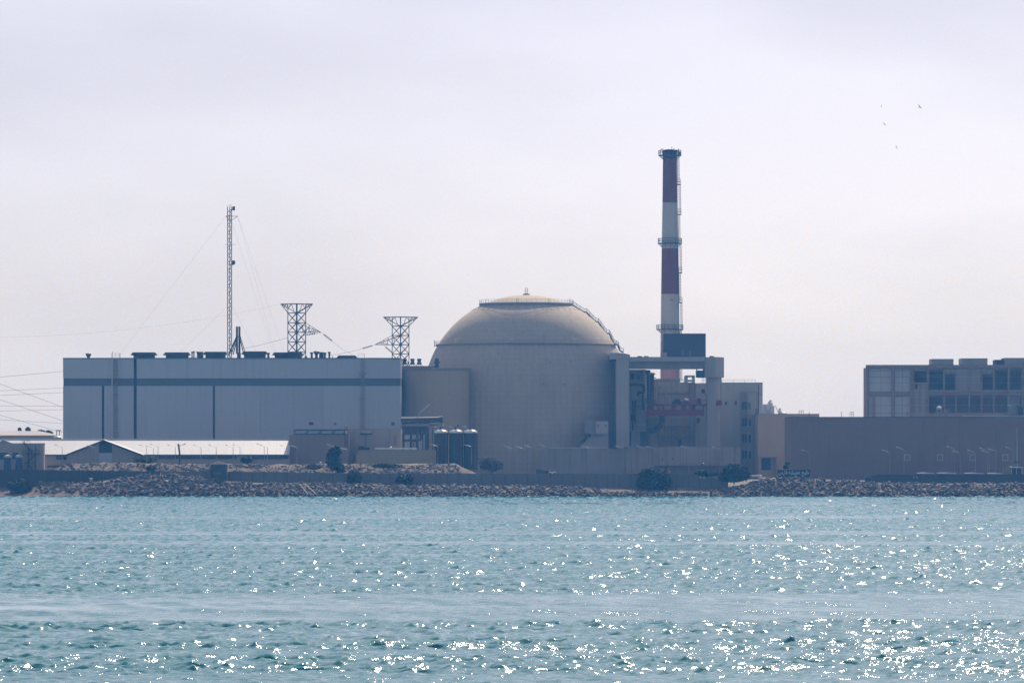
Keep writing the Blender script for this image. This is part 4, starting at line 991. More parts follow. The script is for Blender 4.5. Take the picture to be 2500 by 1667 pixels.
for a, b, c, d in ((1539, 1548, 912, 926), (1553, 1562, 914, 926), (1541, 1549, 1012, 1026)): part('recess_door', MB().box(PX(a, Yl), PX(b, Yl), Yl - .06, Yl - .01, PZ(d, Yl), PZ(c, Yl)), M['dark'], lt)
m = MB(); rail(m, [PP(1579, 1010, Yl + .8), PP(1606, 1010, Yl + .8)], 1.3, .08, 1.2); part('hand_rail', m, M['galv'], lt)
Yp2 = 1670.0
tb = thing('transfer_bridge', PP(1650, 1015, Yp2), 'dark red steel transfer bridge with machinery, hung across the gantry', 'bridge')
part('girder', wbox(MB(), 1578, 1720, 999.5, 1014.5, Yp2, 5), M['red'], tb)
part('deck', wbox(MB(), 1581, 1725, 986, 990, Yp2 - .6, 7), M['red'], tb)
m = MB()
for px in (1583, 1607, 1617, 1641, 1646, 1666, 1671, 1690, 1694, 1716): m.box(PX(px, Yp2), PX(px + 3, Yp2), Yp2 + .2, Yp2 + 4.5, PZ(999.6, Yp2), PZ(989.8, Yp2))
part('deck_post', m, M['red'], tb)
part('machine', wbox(MB(), 1580, 1600, 975, 986, Yp2 + .4, 4), M['vent'], tb)
part('machine', wbox(MB(), 1640, 1664, 979, 986, Yp2 + .6, 3), M['steel'], tb)
part('machine', MB().bar(PP(1645, 980, Yp2 + 2), PP(1660, 978.5, Yp2 + 2), .9, 8), M['steel'], tb)
part('trolley', MB().prism([(PX(1664, Yp2), PZ(986, Yp2)), (PX(1682, Yp2), PZ(986, Yp2)), (PX(1680, Yp2), PZ(979, Yp2)), (PX(1668, Yp2), PZ(977, Yp2))], Yp2 + .5, Yp2 + 3), M['red'], tb)
part('lamp_housing', MB().bar(PP(1672, 973.5, Yp2 + 1), PP(1680, 977, Yp2 + 1), .35, 6), M['white'], tb)
m = MB(); m.box(PX(1597, Yp2), PX(1631, Yp2), Yp2 - .3, Yp2, PZ(973.3, Yp2), PZ(972, Yp2)).box(PX(1600, Yp2), PX(1625, Yp2), Yp2 - .3, Yp2, PZ(980.2, Yp2), PZ(978.8, Yp2))
for px in (1598, 1605, 1614, 1622, 1630): m.bar(PP(px, 986, Yp2 - .2), PP(px, 972, Yp2 - .2), .12)
part('guard_frame', m, M['galv'], tb)
m = MB(); rail(m, [PP(1683, 986, Yp2 - .4), PP(1724, 986, Yp2 - .4)], 1.3, .08, 1.1); m.bar(PP(1724, 986, Yp2), PP(1724, 962, Yp2), .12).bar(PP(1724, 962, Yp2), PP(1720, 962, Yp2), .12); m.box(PX(1702, Yp2), PX(1712, Yp2), Yp2, Yp2 + 1.5, PZ(986, Yp2), PZ(972, Yp2))
part('railing', m, M['red'], tb)
part('end_frame', MB().tube([PP(1701, 999, Yp2 - .1), PP(1708, 990, Yp2 - .1), PP(1716, 999, Yp2 - .1)], .2, 4), M['galv'], tb)

# tan auxiliary block behind the bridge
Yv = 1698.0
av = thing('auxiliary_block', base_of(1650, Yv), 'tan concrete block seen through the gantry, with a lattice ladder', 'building')
part('wall', wbox(MB(), 1590, 1697, 933, 1165, Yv, 20), M['tan'], av)
part('wall', wbox(MB(), 1697.4, 1740, 935, 1165, Yv - 2, 20), M['conc'], av)
part('parapet', wbox(MB(), 1596, 1660, 925, 933, Yv + 2, 8), M['pink'], av)
part('pipe', MB().bar(PP(1603.5, 985, Yv - 1), PP(1603.5, 925, Yv - 1), .5, 8), M['pink'], av, smooth=True)
part('pilaster', wbox(MB(), 1685, 1695.5, 935, 1165, Yv - 2.5, 2.4), M['brownw'], av)
m = MB(); fr = lambda a, b, c, d: m.box(PX(a, Yv), PX(b, Yv), Yv - .5, Yv + 2, PZ(d, Yv), PZ(c, Yv))
fr(1670.5, 1679, 919, 933); fr(1689.5, 1696.5, 919, 935); fr(1672, 1696.5, 916, 921)
part('portal', m, M['conc'], av)
m = MB(); 
for k in range(5): m.bar(PP(1680 + k * 2, 931, Yv - .2), PP(1681 + k * 2, 927.5, Yv - .2), .35, 5)
part('roof_plant', m, M['steel'], av)
m = MB(); xx = [PX(a, Yv) for a in (1639, 1652)]
for x in xx: m.bar((x, Yv - 1.2, 5), (x, Yv - 1.2, PZ(933, Yv)), .14)
z = 8.0
while z < PZ(940, Yv): m.bar((xx[0], Yv - 1.2, z), (xx[1], Yv - 1.2, z), .09, 3).bar((xx[0], Yv - 1.2, z), (xx[1], Yv - 1.2, z + 2.6), .08, 3); z += 2.6
part('lattice_ladder', m, M['galv'], av)
m = MB(); rail(m, [PP(1714, 936, Yv - 6), PP(1727, 936, Yv - 6)], 1.9, .08, .45); part('green_rail', m, M['green'], av)

for py in (960, 1040, 1066): part('pipe_run', MB().bar(PP(1606, py, Yv - .5), PP(1684, py, Yv - .5), .26, 6), M['galv'], av)
for px in (1612, 1626, 1668, 1676): part('drop_pipe', MB().bar(PP(px, 1092, Yv - .7), PP(px, 1020 if px > 1640 else 940, Yv - .7), .22, 6), M['tan'], av)
m = MB(); rail(m, [PP(1605, 933, Yv + .3), PP(1668, 933, Yv + .3)], 1.2, .07, 1.6); part('roof_rail', m, M['galv'], av)
for a, b, c, d in ((1655, 1664, 1074, 1090), (1700, 1708, 1020, 1032), (1712, 1720, 950, 960)): part('louvre', MB().box(PX(a, Yv), PX(b, Yv), Yv - (2.08 if a > 1697 else .08), Yv - (2.01 if a > 1697 else .01), PZ(d, Yv), PZ(c, Yv)), M['dark'], av)
# end block with the stair tower
Ye = 1690.0
eb = thing('end_block', base_of(1800, Ye), 'pale concrete block with a windowed stair tower at the right end of the plant', 'building')
part('wall', wbox(MB(), 1740.5, 1862, 935, 1165, Ye, 30), M['conc'], eb)
part('coping', MB().box(PX(1740.5, Ye), PX(1862.3, Ye), Ye - .2, Ye + 30, PZ(935, Ye), PZ(933.6, Ye)), M['vent'], eb)
part('side_strip', wbox(MB(), 1850, 1861.5, 965, 1107, Ye - .6, .58), M['sheet'], eb)
m = MB(); rail(m, [PP(1762, 933.6, Ye + 1), PP(1845, 933.6, Ye + 1)], 1.0, .05, 3); part('roof_rail', m, M['galv'], eb)
e = lambda px, dy: (PX(px, Ye), Ye + dy)
part('stair_tower', plan(MB(), [e(1808, -.1), e(1824, -7), e(1849, -6.3), e(1849, -.1)], 4.6, PZ(957, Ye)), M['concd'], eb)
part('drain_pipe', MB().bar((PX(1849.5, Ye), Ye - 6.5, 6), (PX(1849.5, Ye), Ye - 6.5, PZ(939, Ye)), .2), M['steel'], eb)
for a, b in ((1769, 1775.5), (1793, 1799.5)): window(eb, a, b, 979, 988.5, Ye, 'concd', .6)
def tilted_window(px0, px1, py0, py1, A, B, mat='glass'):
    (xa, ya), (xb, yb) = A, B; d = Vector((xb - xa, yb - ya, 0)).normalized(); n_ = Vector((d.y, -d.x, 0))
    f = lambda px: Vector((xa, ya, 0)).lerp(Vector((xb, yb, 0)), (PX(px, Ye) - xa) / (xb - xa))
    p, q_ = f(px0), f(px1); V_ = []
    for o in (.02, .1):
        for c, z in ((p, PZ(py1, Ye)), (q_, PZ(py1, Ye)), (q_, PZ(py0, Ye)), (p, PZ(py0, Ye))): V_.append((c.x + n_.x*o, c.y + n_.y*o, z))
    part('window', MB().raw(V_, [(3, 2, 1, 0), (4, 5, 6, 7), (0, 1, 5, 4), (1, 2, 6, 5), (2, 3, 7, 6), (3, 0, 4, 7)]), M[mat], eb)
for k in range(4):
    y0 = 983 + k * 39.5
    tilted_window(1811.5, 1815.5, y0 - 2, y0 + 17, e(1808, -.1), e(1824, -7), 'dark'); tilted_window(1817, 1821.5, y0 - 2, y0 + 17, e(1808, -.1), e(1824, -7), 'dark')
    tilted_window(1825, 1830.5, y0, y0 + 17, e(1824, -7), e(1849, -6.3))
    tilted_window(1842, 1847, y0 + 2 + (18 if k else 12), y0 + 18 + (18 if k else 12), e(1824, -7), e(1849, -6.3))

# long low frontage
Yw = 1640.0
fb = thing('front_block', base_of(1560, Yw), 'long low pinkish block with dark rain streaks along the foot of the plant', 'building')
part('wall', wbox(MB(), 1336, 1432, 1094, 1165, Yw + 2, 14), M['concd'], fb); part('wall', wbox(MB(), 1432.4, 1528, 1093.5, 1165, Yw + 1.6, 14), M['concd'], fb)
part('wall', wbox(MB(), 1528.4, 1595, 1091, 1165, Yw + 1, 14), M['pink'], fb); part('wall', wbox(MB(), 1595.4, 1808, 1090.5, 1136, Yw, 15), M['pink'], fb)
part('lower_wall', wbox(MB(), 1595.4, 1790, 1136.2, 1165, Yw + 2.2, 12), M['brownw'], fb)
part('pillar', wbox(MB(), 1323, 1329, 1096, 1165, Yw + 1.4, 3), M['concd'], fb); part('pillar', wbox(MB(), 1331, 1336, 1094, 1165, Yw + 1.2, 3), M['concd'], fb)
part('sunlit_coping', MB().box(PX(1345, Yw), PX(1482, Yw), Yw + 1.5, Yw + 2.6, PZ(1093.4, Yw), PZ(1092, Yw)), M['white'], fb)  # sunlight on the parapet edge, put in as a white strip
part('coping', MB().box(PX(1482.4, Yw), PX(1808.3, Yw), Yw - .15, Yw + 14, PZ(1090.4, Yw), PZ(1089.6, Yw)), M['concd'], fb)
for px in (1392, 1420, 1466, 1490, 1508, 1560, 1607, 1630, 1642, 1660, 1668, 1676, 1706, 1714, 1722, 1745, 1752, 1762): part('wall_joint', MB().box(PX(px, Yw), PX(px, Yw) + .14, (Yw - .03) if px > 1595 else (Yw + .97 if px > 1528 else Yw + 1.57), Yw + 3, PZ(1134, Yw), PZ(1092, Yw)), M['brownw'], fb)
for px, py in ((1617.5, 1121), (1642, 1120), (1757.5, 1120)): part('porthole', MB().box(PX(px - 1.3, Yw), PX(px + 1.3, Yw), Yw - .06, Yw - .004, PZ(py + 2, Yw), PZ(py - 2, Yw)), M['dark'], fb)

# ------------------------------------------------------------------ right hand blocks
Yt2 = 1662.0
tn = thing('gate_building', base_of(1930, Yt2), 'tan block with a dark doorway and white plant on its roof', 'building')
part('wall', wbox(MB(), 1851, 2000, 1012, 1165, Yt2, 26), M['tan'], tn)
part('coping', MB().box(PX(1850.6, Yt2), PX(2000.4, Yt2), Yt2 - .15, Yt2 + 26, PZ(1012, Yt2), PZ(1009.8, Yt2)), M['concd'], tn)
part('door', MB().box(PX(1859, Yt2), PX(1882, Yt2), Yt2 - .1, Yt2 - .01, PZ(1147, Yt2), PZ(1118, Yt2)), M['dark'], tn)
m = MB(); m.box(PX(1856, Yt2), PX(1897, Yt2), Yt2 - 1.6, Yt2 - .02, PZ(1117.6, Yt2), PZ(1115, Yt2)).box(PX(1889, Yt2), PX(1895, Yt2), Yt2 - 1.2, Yt2 - .02, PZ(1165, Yt2), PZ(1117.7, Yt2))
part('door_frame', m, M['brownw'], tn)
m = MB(); m.box(PX(1862, Yt2), PX(1893, Yt2), Yt2 + 6, Yt2 + 12, PZ(1009.8, Yt2), PZ(990, Yt2)).box(PX(1866, Yt2), PX(1880, Yt2), Yt2 + 6, Yt2 + 10, PZ(990, Yt2), PZ(986, Yt2))
part('cooling_unit', m, M['white'], tn)
part('duct_horn', MB().tube([PP(1881, 990, Yt2 + 7), PP(1881, 983, Yt2 + 7), PP(1877, 979.5, Yt2 + 7)], .85, 8), M['white'], tn, smooth=True)
m = MB(); m.bar(PP(1893, 990, Yt2 + 6), PP(1901, 1009, Yt2 + 6), .12).bar(PP(1866, 988, Yt2 + 5.8), PP(1873, 1009, Yt2 + 5.8), .1).bar(PP(1884, 988, Yt2 + 5.8), PP(1877, 1009, Yt2 + 5.8), .1); part('strut', m, M['galv'], tn)
part('roof_fan', MB().lathe(PX(1905.5, Yt2), Yt2 + 5, [(.5, PZ(1009.8, Yt2)), (.4, PZ(1000, Yt2)), (.35, PZ(996, Yt2))], 10).lathe(PX(1905.5, Yt2), Yt2 + 5, [(.75, PZ(1006, Yt2)), (.75, PZ(1003, Yt2))], 10), M['white'], tn)
part('roof_fan', MB().lathe(PX(1915, Yt2), Yt2 + 5, [(1.1, PZ(1009.8, Yt2)), (.9, PZ(1007, Yt2)), (.1, PZ(1005.5, Yt2))], 10), M['white'], tn)
m = MB(); rail(m, [PP(1951, 1009.8, Yt2 + .5), PP(1962, 1009.8, Yt2 + .5)], 1.1, .07, .6); m.bar(PP(1975.5, 1016, Yt2 - .2), PP(1975.5, 1005, Yt2 - .2), .12).bar(PP(1951, 1009, Yt2 + .5), PP(1951, 1001, Yt2 + .5), .1); part('roof_rail', m, M['steel'], tn)
Yw2 = 1600.0
bw = thing('brown_hall', base_of(2230, Yw2), 'long plain brown hall with four small square framed windows', 'building')
cuts = [1932, 2080, 2166, 2255, 2342, 2430, 2600]
for a, b in zip(cuts[:-1], cuts[1:]): part('wall_panel', wbox(MB(), a + .25, b - .25, 1018.5, 1175, Yw2, .5), M['brown'], bw)
part('wall', wbox(MB(), 1932.2, 2600, 1019, 1175, Yw2 + .5, 40), M['brown'], bw)
part('coping', MB().box(PX(1931.6, Yw2), PX(2600, Yw2), Yw2 - .15, Yw2 + 40.5, PZ(1018.5, Yw2), PZ(1017.3, Yw2)), M['joint'], bw)
part('parapet_rail', MB().bar(PP(2350, 1015.5, Yw2 + 2), PP(2590, 1017, Yw2 + 2), .14), M['white'], bw)
for a in (2207.5, 2287.5, 2367, 2446.5): window(bw, a, a + 15, 1108.5, 1124.5, Yw2, 'sheet', 1.5, 'brownw')
m = MB(); rail(m, [PP(2075, 1017, Yw2 + 1), PP(2084, 1017, Yw2 + 1), PP(2084, 1017, Yw2 + 3)], 1.5, .08, .5); m.bar(PP(2054.5, 1017, Yw2 + 1), PP(2054.5, 1004.5, Yw2 + 1), .1).bar(PP(2214.5, 1017, Yw2 + 1), PP(2214.5, 1005, Yw2 + 1), .08); part('roof_rail', m, M['steel'], bw)
Yr2 = 1606.0
for i, (px, l) in enumerate(((2300, 'pale domed roof fan on the brown hall before the dark openings'), (2480, 'roof fan with bright lamp heads near the right edge of the picture'))):
    t = thing('roof_machine', PP(px, 1017, Yr2), l, 'roof plant', 'plant on the brown hall roof')
    x = PX(px, Yr2); k = Yr2 / F; zb = PZ(1017, Yr2)
    if i == 0:
        part('hood', MB().lathe(PX(2293, Yr2), Yr2, [(5.5*k, PZ(999, Yr2)), (6.8*k, PZ(996, Yr2)), (5.5*k, PZ(992.5, Yr2)), (.02, PZ(991.5, Yr2))], 14), M['white'], t, smooth=True)
        for a in (2288, 2298): part('leg', MB().box(PX(a - 1.2, Yr2), PX(a + 1.2, Yr2), Yr2 - .3, Yr2 + .3, zb, PZ(998, Yr2)), M['shedw'], t)
        part('drum', MB().lathe(PX(2292, Yr2), Yr2, [(4.5*k, zb), (4.5*k, PZ(1006, Yr2))], 14), M['shedw'], t)
        part('canopy', MB().prism([(PX(2301, Yr2), PZ(992, Yr2)), (PX(2310, Yr2), PZ(989.3, Yr2)), (PX(2310, Yr2), PZ(992.5, Yr2))], Yr2 - 1, Yr2 + 1), M['steel'], t)
        part('pump', MB().box(PX(2307, Yr2), PX(2316, Yr2), Yr2 - 1, Yr2 + 1, PZ(1003, Yr2), PZ(998.5, Yr2)).box(PX(2308, Yr2), PX(2310, Yr2), Yr2 - .3, Yr2 + .3, zb, PZ(1003, Yr2)).box(PX(2312.5, Yr2), PX(2315, Yr2), Yr2 - .3, Yr2 + .3, zb, PZ(1003, Yr2)), M['shedw'], t)
    else:
        for a in (2462, 2468.5): part('lamp_head', MB().prism([(PX(a - 2.4, Yr2), PZ(990.3, Yr2)), (PX(a + 2.4, Yr2), PZ(990.3, Yr2)), (PX(a + 1.6, Yr2), PZ(988, Yr2)), (PX(a - 1.6, Yr2), PZ(988, Yr2))], Yr2 - .5, Yr2 + .5), M['white'], t)
        part('post', MB().box(PX(2460, Yr2), PX(2470, Yr2), Yr2 - .2, Yr2 + .2, PZ(999, Yr2), PZ(997.8, Yr2)).bar(PP(2465, 1017, Yr2), PP(2465, 990.3, Yr2), .2), M['galv'], t)
        part('cabinet', MB().box(PX(2483, Yr2), PX(2497, Yr2), Yr2 - 1, Yr2 + 1, PZ(1012, Yr2), PZ(993, Yr2)).box(PX(2481.5, Yr2), PX(2493, Yr2), Yr2 - 1.2, Yr2 + 1.2, PZ(991.5, Yr2), PZ(989, Yr2)), M['vent'], t)
        part('plinth', MB().box(PX(2459, Yr2), PX(2499, Yr2), Yr2 - 1, Yr2 + 1, zb, PZ(1009, Yr2)), M['brownw'], t)
# unfinished concrete frame
Yu = 1694.0
uf = thing('unfinished_block', base_of(2310, Yu), 'unfinished concrete frame with open storeys and pale sheeting, above the brown hall', 'building')
RX = 2640
colx = [(2115, 2120.5), (2177, 2184), (2223, 2231), (2263, 2268), (2303, 2307.5), (2332.5, 2336.5), (2364, 2368), (2394.5, 2398.5), (2424, 2429), (2460, 2465), (2494.5, 2499.5), (2530, 2535), (2568, 2573), (2610, 2615), (2636, 2640)]
for a, b in colx: part('column', wbox(MB(), a, b, 898, 1030, Yu, 1.6), M['brownw'], uf)
part('roof_beam', wbox(MB(), 2114.6, RX, 890.5, 898, Yu - .2, 2), M['brownw'], uf)
part('floor_beam', wbox(MB(), 2120.5, 2231, 957, 965.5, Yu + .3, 1.4), M['brownw'], uf); part('floor_beam', wbox(MB(), 2268, RX, 954.5, 965.5, Yu + .25, 1.4), M['brownw'], uf)
part('base_wall', wbox(MB(), 2231, RX, 1009, 1030, Yu - .3, 1.0), M['pink'], uf)
part('roof_slab', MB().box(PX(2132, Yu), PX(RX, Yu), Yu + 1.8, Yu + 26, PZ(897, Yu), PZ(891, Yu)), M['concd'], uf)
part('floor_slab', MB().box(PX(2132, Yu), PX(RX, Yu), Yu + 1.8, Yu + 26, PZ(961, Yu), PZ(957, Yu)), M['concd'], uf)
part('back_wall', MB().box(PX(2125, Yu), PX(RX, Yu), Yu + 14, Yu + 15, 4.6, PZ(897.2, Yu)), M['concd'], uf)
part('side_wall', MB().box(PX(2115.2, Yu), PX(2117, Yu), Yu + 1.6, Yu + 14, 4.6, PZ(897.2, Yu)), M['brownw'], uf)
for (xa, xb, cols) in ((2120.5, 2177, (2120.9, 2150.5, 2176.6)), (2184, 2223, (2184.4, 2203, 2222.6))):
    for (rows) in ((898.6, 905, 920, 934.5, 956.6), (966, 989.5, 1008, 1020)):
        for a, b in zip(cols[:-1], cols[1:]):
            for c, d in zip(rows[:-1], rows[1:]):
                part('sheet_panel', wbox(MB(), a + .35, b - .35, c + .35, d - .35, Yu + 1.0, .15), M['sheet'], uf)
    part('sheet_backing', wbox(MB(), xa, xb, 898.2, 1030, Yu + 1.2, .2), M['band'], uf)
part('strut', wbox(MB(), 2131, 2136.5, 963, 1020, Yu + .5, .45), M['brownw'], uf)
part('infill', wbox(MB(), 2231, 2263, 934, 1009, Yu + .6, .4), M['pink'], uf); part('infill', wbox(MB(), 2336.5, 2364, 898.2, 954.4, Yu + .5, .4), M['concd'], uf); part('infill', wbox(MB(), 2368, 2394.5, 898.2, 954.4, Yu + .5, .4), M['concd'], uf)
part('infill', wbox(MB(), 2535, 2568, 898.2, 954.4, Yu + .5, .4), M['concd'], uf)
window(uf, 2234, 2240, 937, 949.5, Yu + .6, 'brownw', .5, 'dark')
for a, b, y1 in ((2231, 2263, 904.5), (2268, 2303, 902.5), (2307.5, 2332.5, 912.5), (2398.5, 2424, 912.5), (2429, 2460, 902.5), (2465, 2494.5, 902.5), (2499.5, 2530, 902.5)):
    part('lintel', wbox(MB(), a, b, 898.2, y1, Yu + .7, .4), M['pink'], uf)
    part('slab_edge', wbox(MB(), a + 1, b, 913.6 if y1 < 910 else 916, 914.9 if y1 < 910 else 917, Yu + 3.5, 5), M['shedw'], uf)
for a, b in ((2268, 2303), (2307.5, 2332.5), (2336.5, 2364), (2368, 2394.5), (2398.5, 2424), (2429, 2460), (2465, 2494.5), (2499.5, 2530)):
    part('sill', wbox(MB(), a, b, 951.5, 954.2, Yu + .3, 1), M['concd'], uf)
part('infill', wbox(MB(), 2398.5, 2424, 966, 1009, Yu + 6, .4), M['brownw'], uf); part('infill', wbox(MB(), 2429, 2452, 966, 1009, Yu + 7, .4), M['brownw'], uf); part('infill', wbox(MB(), 2465, 2490, 966, 1009, Yu + 5, .4), M['sheet'], uf)
for py in (904.8, 919.5, 934.5, 953.3, 969.5, 988.5, 1008.5):
    part('scaffold_tube', MB().bar(PP(2222, py, Yu - .7), PP(RX, py, Yu - .7), .065, 4), M['sheet'], uf)
for a, b in colx[2:]:
    part('scaffold_standard', MB().bar(PP(b - 1, 1020, Yu - .8), PP(b - 1, 892, Yu - .8), .06, 4), M['galv'], uf)
for a, b, t in ((2275, 2328, 876), (2348, 2411, 874.5), (2452.5, 2600, 873.5)): part('roof_house', wbox(MB(), a, b, t, 890.4, Yu + 1, 12), M['concd'], uf)
part('roof_house', wbox(MB(), 2430.5, 2452, 878, 890.4, Yu + 2, 10), M['joint'], uf); part('roof_house', wbox(MB(), 2348.5, 2358, 877.5, 890.4, Yu + .2, .7), M['concd'], uf)
# ------------------------------------------------------------------ shore wall
Yf2 = 1521.0
pw = thing('perimeter_wall', base_of(1000, Yf2, 2.5), 'long concrete panel wall along the shore below the plant', 'wall')
WT = [(380, 1150), (560, 1151), (800, 1154), (1200, 1155.5), (1600, 1156.5), (1777, 1158)]
px = 392.0; pm = {}
while px < 1775:
    w_ = 28.0; b = min(px + w_, 1777); t = lerp_tab(WT, px) + random.uniform(-.5, .5)
    if px > 1705: t = 1166.5
    part('wall_panel', MB().box(PX(px + .5, Yf2), PX(b - .5, Yf2), Yf2, Yf2 + .22, 2.2, PZ(t, Yf2)), M['wallp'], pw)
    part('post', MB().box(PX(b - .5, Yf2), PX(b + .5, Yf2), Yf2 + .08, Yf2 + .3, 2.2, PZ(t + 1.5, Yf2)), M['joint'], pw)
    px += w_
dw = thing('dark_wall', base_of(180, Yf2, 2.5), 'plain dark shore wall at the left below the white shed', 'wall')
for k in range(16):
    a = -58 + k * 28.2; t = lerp_tab([(-60, 1145), (130, 1147), (250, 1149), (392, 1150)], a) + random.uniform(-.3, .3)
    part('wall_panel', MB().box(PX(a + .12, Yf2), PX(min(a + 28.2, 391) - .12, Yf2), Yf2 + .1, Yf2 + .4, 1.8, PZ(t, Yf2)), M['walld'], dw)
dw2 = thing('dark_wall', base_of(2290, Yf2, 2.5), 'plain dark shore wall at the right below the brown hall', 'wall')
for k in range(19):
    a = 2112 + k * 28.0; t = 1157.5 + random.uniform(-.4, .4) + (3 if k < 1 else 0)
    part('wall_panel', MB().box(PX(a + .12, Yf2), PX(a + 27.88, Yf2), Yf2 + .1, Yf2 + .4, 1.8, PZ(t, Yf2)), M['walld'], dw2)
gp = thing('wall_pier', base_of(2117, 1517, 3), 'short dark pier at the left end of the right shore wall', 'pillar')
part('pier', MB().box(PX(2112, 1517), PX(2124, 1517), 1517, 1518.4, 2.5, PZ(1164, 1517)), M['navy'], gp); part('pier_cap', MB().box(PX(2111, 1517), PX(2125, 1517), 1516.8, 1518.6, PZ(1164, 1517), PZ(1162.5, 1517)), M['concd'], gp)
# hut with a pyramid roof
Yh2 = 1517.6
ht = thing('guard_hut', base_of(534, Yh2, 2.5), 'dark hut with a pale pyramid roof by the shore wall', 'hut')
part('wall', MB().box(PX(514, Yh2), PX(554, Yh2), Yh2, Yh2 + 3.0, 2.0, PZ(1133.5, Yh2)), M['walld'], ht)
part('window_band', MB().box(PX(522, Yh2), PX(540, Yh2), Yh2 - .05, Yh2 - .004, PZ(1158, Yh2), PZ(1152, Yh2)), M['band'], ht)
x0, x1, xm = PX(511, Yh2), PX(556.5, Yh2), PX(533, Yh2); zb, zp = PZ(1133.3, Yh2), PZ(1124.5, Yh2)
part('roof', MB().raw([(x0, Yh2 - .5, zb), (x1, Yh2 - .5, zb), (x1, Yh2 + 3.5, zb), (x0, Yh2 + 3.5, zb), (xm, Yh2 + 1.5, zp)], [(0, 1, 4), (1, 2, 4), (2, 3, 4), (3, 0, 4), (3, 2, 1, 0)]), M['sand'], ht)
# the sign
Ysg = 1517.0
sg = thing('sign_board', base_of(1938, Ysg, 5.5), 'dark blue sign board with white Persian lettering on the rocks', 'sign')
part('board', MB().box(PX(1898, Ysg), PX(1978, Ysg), Ysg, Ysg + .25, PZ(1163.8, Ysg), PZ(1145.8, Ysg)), M['navy'], sg)
part('top_edge', MB().box(PX(1898, Ysg), PX(1932, Ysg), Ysg - .06, Ysg + .31, PZ(1145.7, Ysg), PZ(1144.9, Ysg)), M['white'], sg)
m = MB()
for px in (1904, 1938, 1972): m.box(PX(px, Ysg) - .12, PX(px, Ysg) + .12, Ysg + .26, Ysg + .5, 3.5, PZ(1147, Ysg))
part('post', m, M['steel'], sg)
part('plinth', MB().box(PX(1893, Ysg), PX(1984, Ysg), Ysg - .3, Ysg + 1, 3.2, PZ(1164.2, Ysg)), M['wallp'], sg)
txt = "\uFEA7\uFEE0\uFBFF\uFE9E \uFEEB\uFEE4\uFBFF\uFEB8\uFEEA \uFED3\uFE8E\uFEAD\uFEB1"[::-1]
tcv = bpy.data.curves.new('lettering', 'FONT'); tcv.body = txt; tcv.size = 1.0; tcv.resolution_u = 3; tcv.extrude = .03; tcv.offset = 0.012
to = bpy.data.objects.new('lettering_source', tcv); COL.objects.link(to)
lm = bpy.data.meshes.new_from_object(to.evaluated_get(bpy.context.evaluated_depsgraph_get())); bpy.data.objects.remove(to)
co = np.array([v.co[:] for v in lm.vertices]); mn, mx = co.min(0), co.max(0)
sw = (PX(1976, Ysg) - PX(1899.5, Ysg)) / (mx[0] - mn[0]); sh = (PZ(1147, Ysg) - PZ(1162.5, Ysg)) / (mx[1] - mn[1])
for v in lm.vertices:
    c = v.co.copy(); v.co = ((c.x - mn[0]) * sw, -c.z - .06, (c.y - mn[1]) * sh)
lm.materials.clear(); lm.materials.append(M['white'])
lo_ = bpy.data.objects.new('lettering', lm); COL.objects.link(lo_); lo_.parent = sg; lo_.location = Vector((PX(1899.5, Ysg), Ysg, PZ(1162.5, Ysg))) - OFF[sg.name]; OFF[lo_.name] = OFF[sg.name]

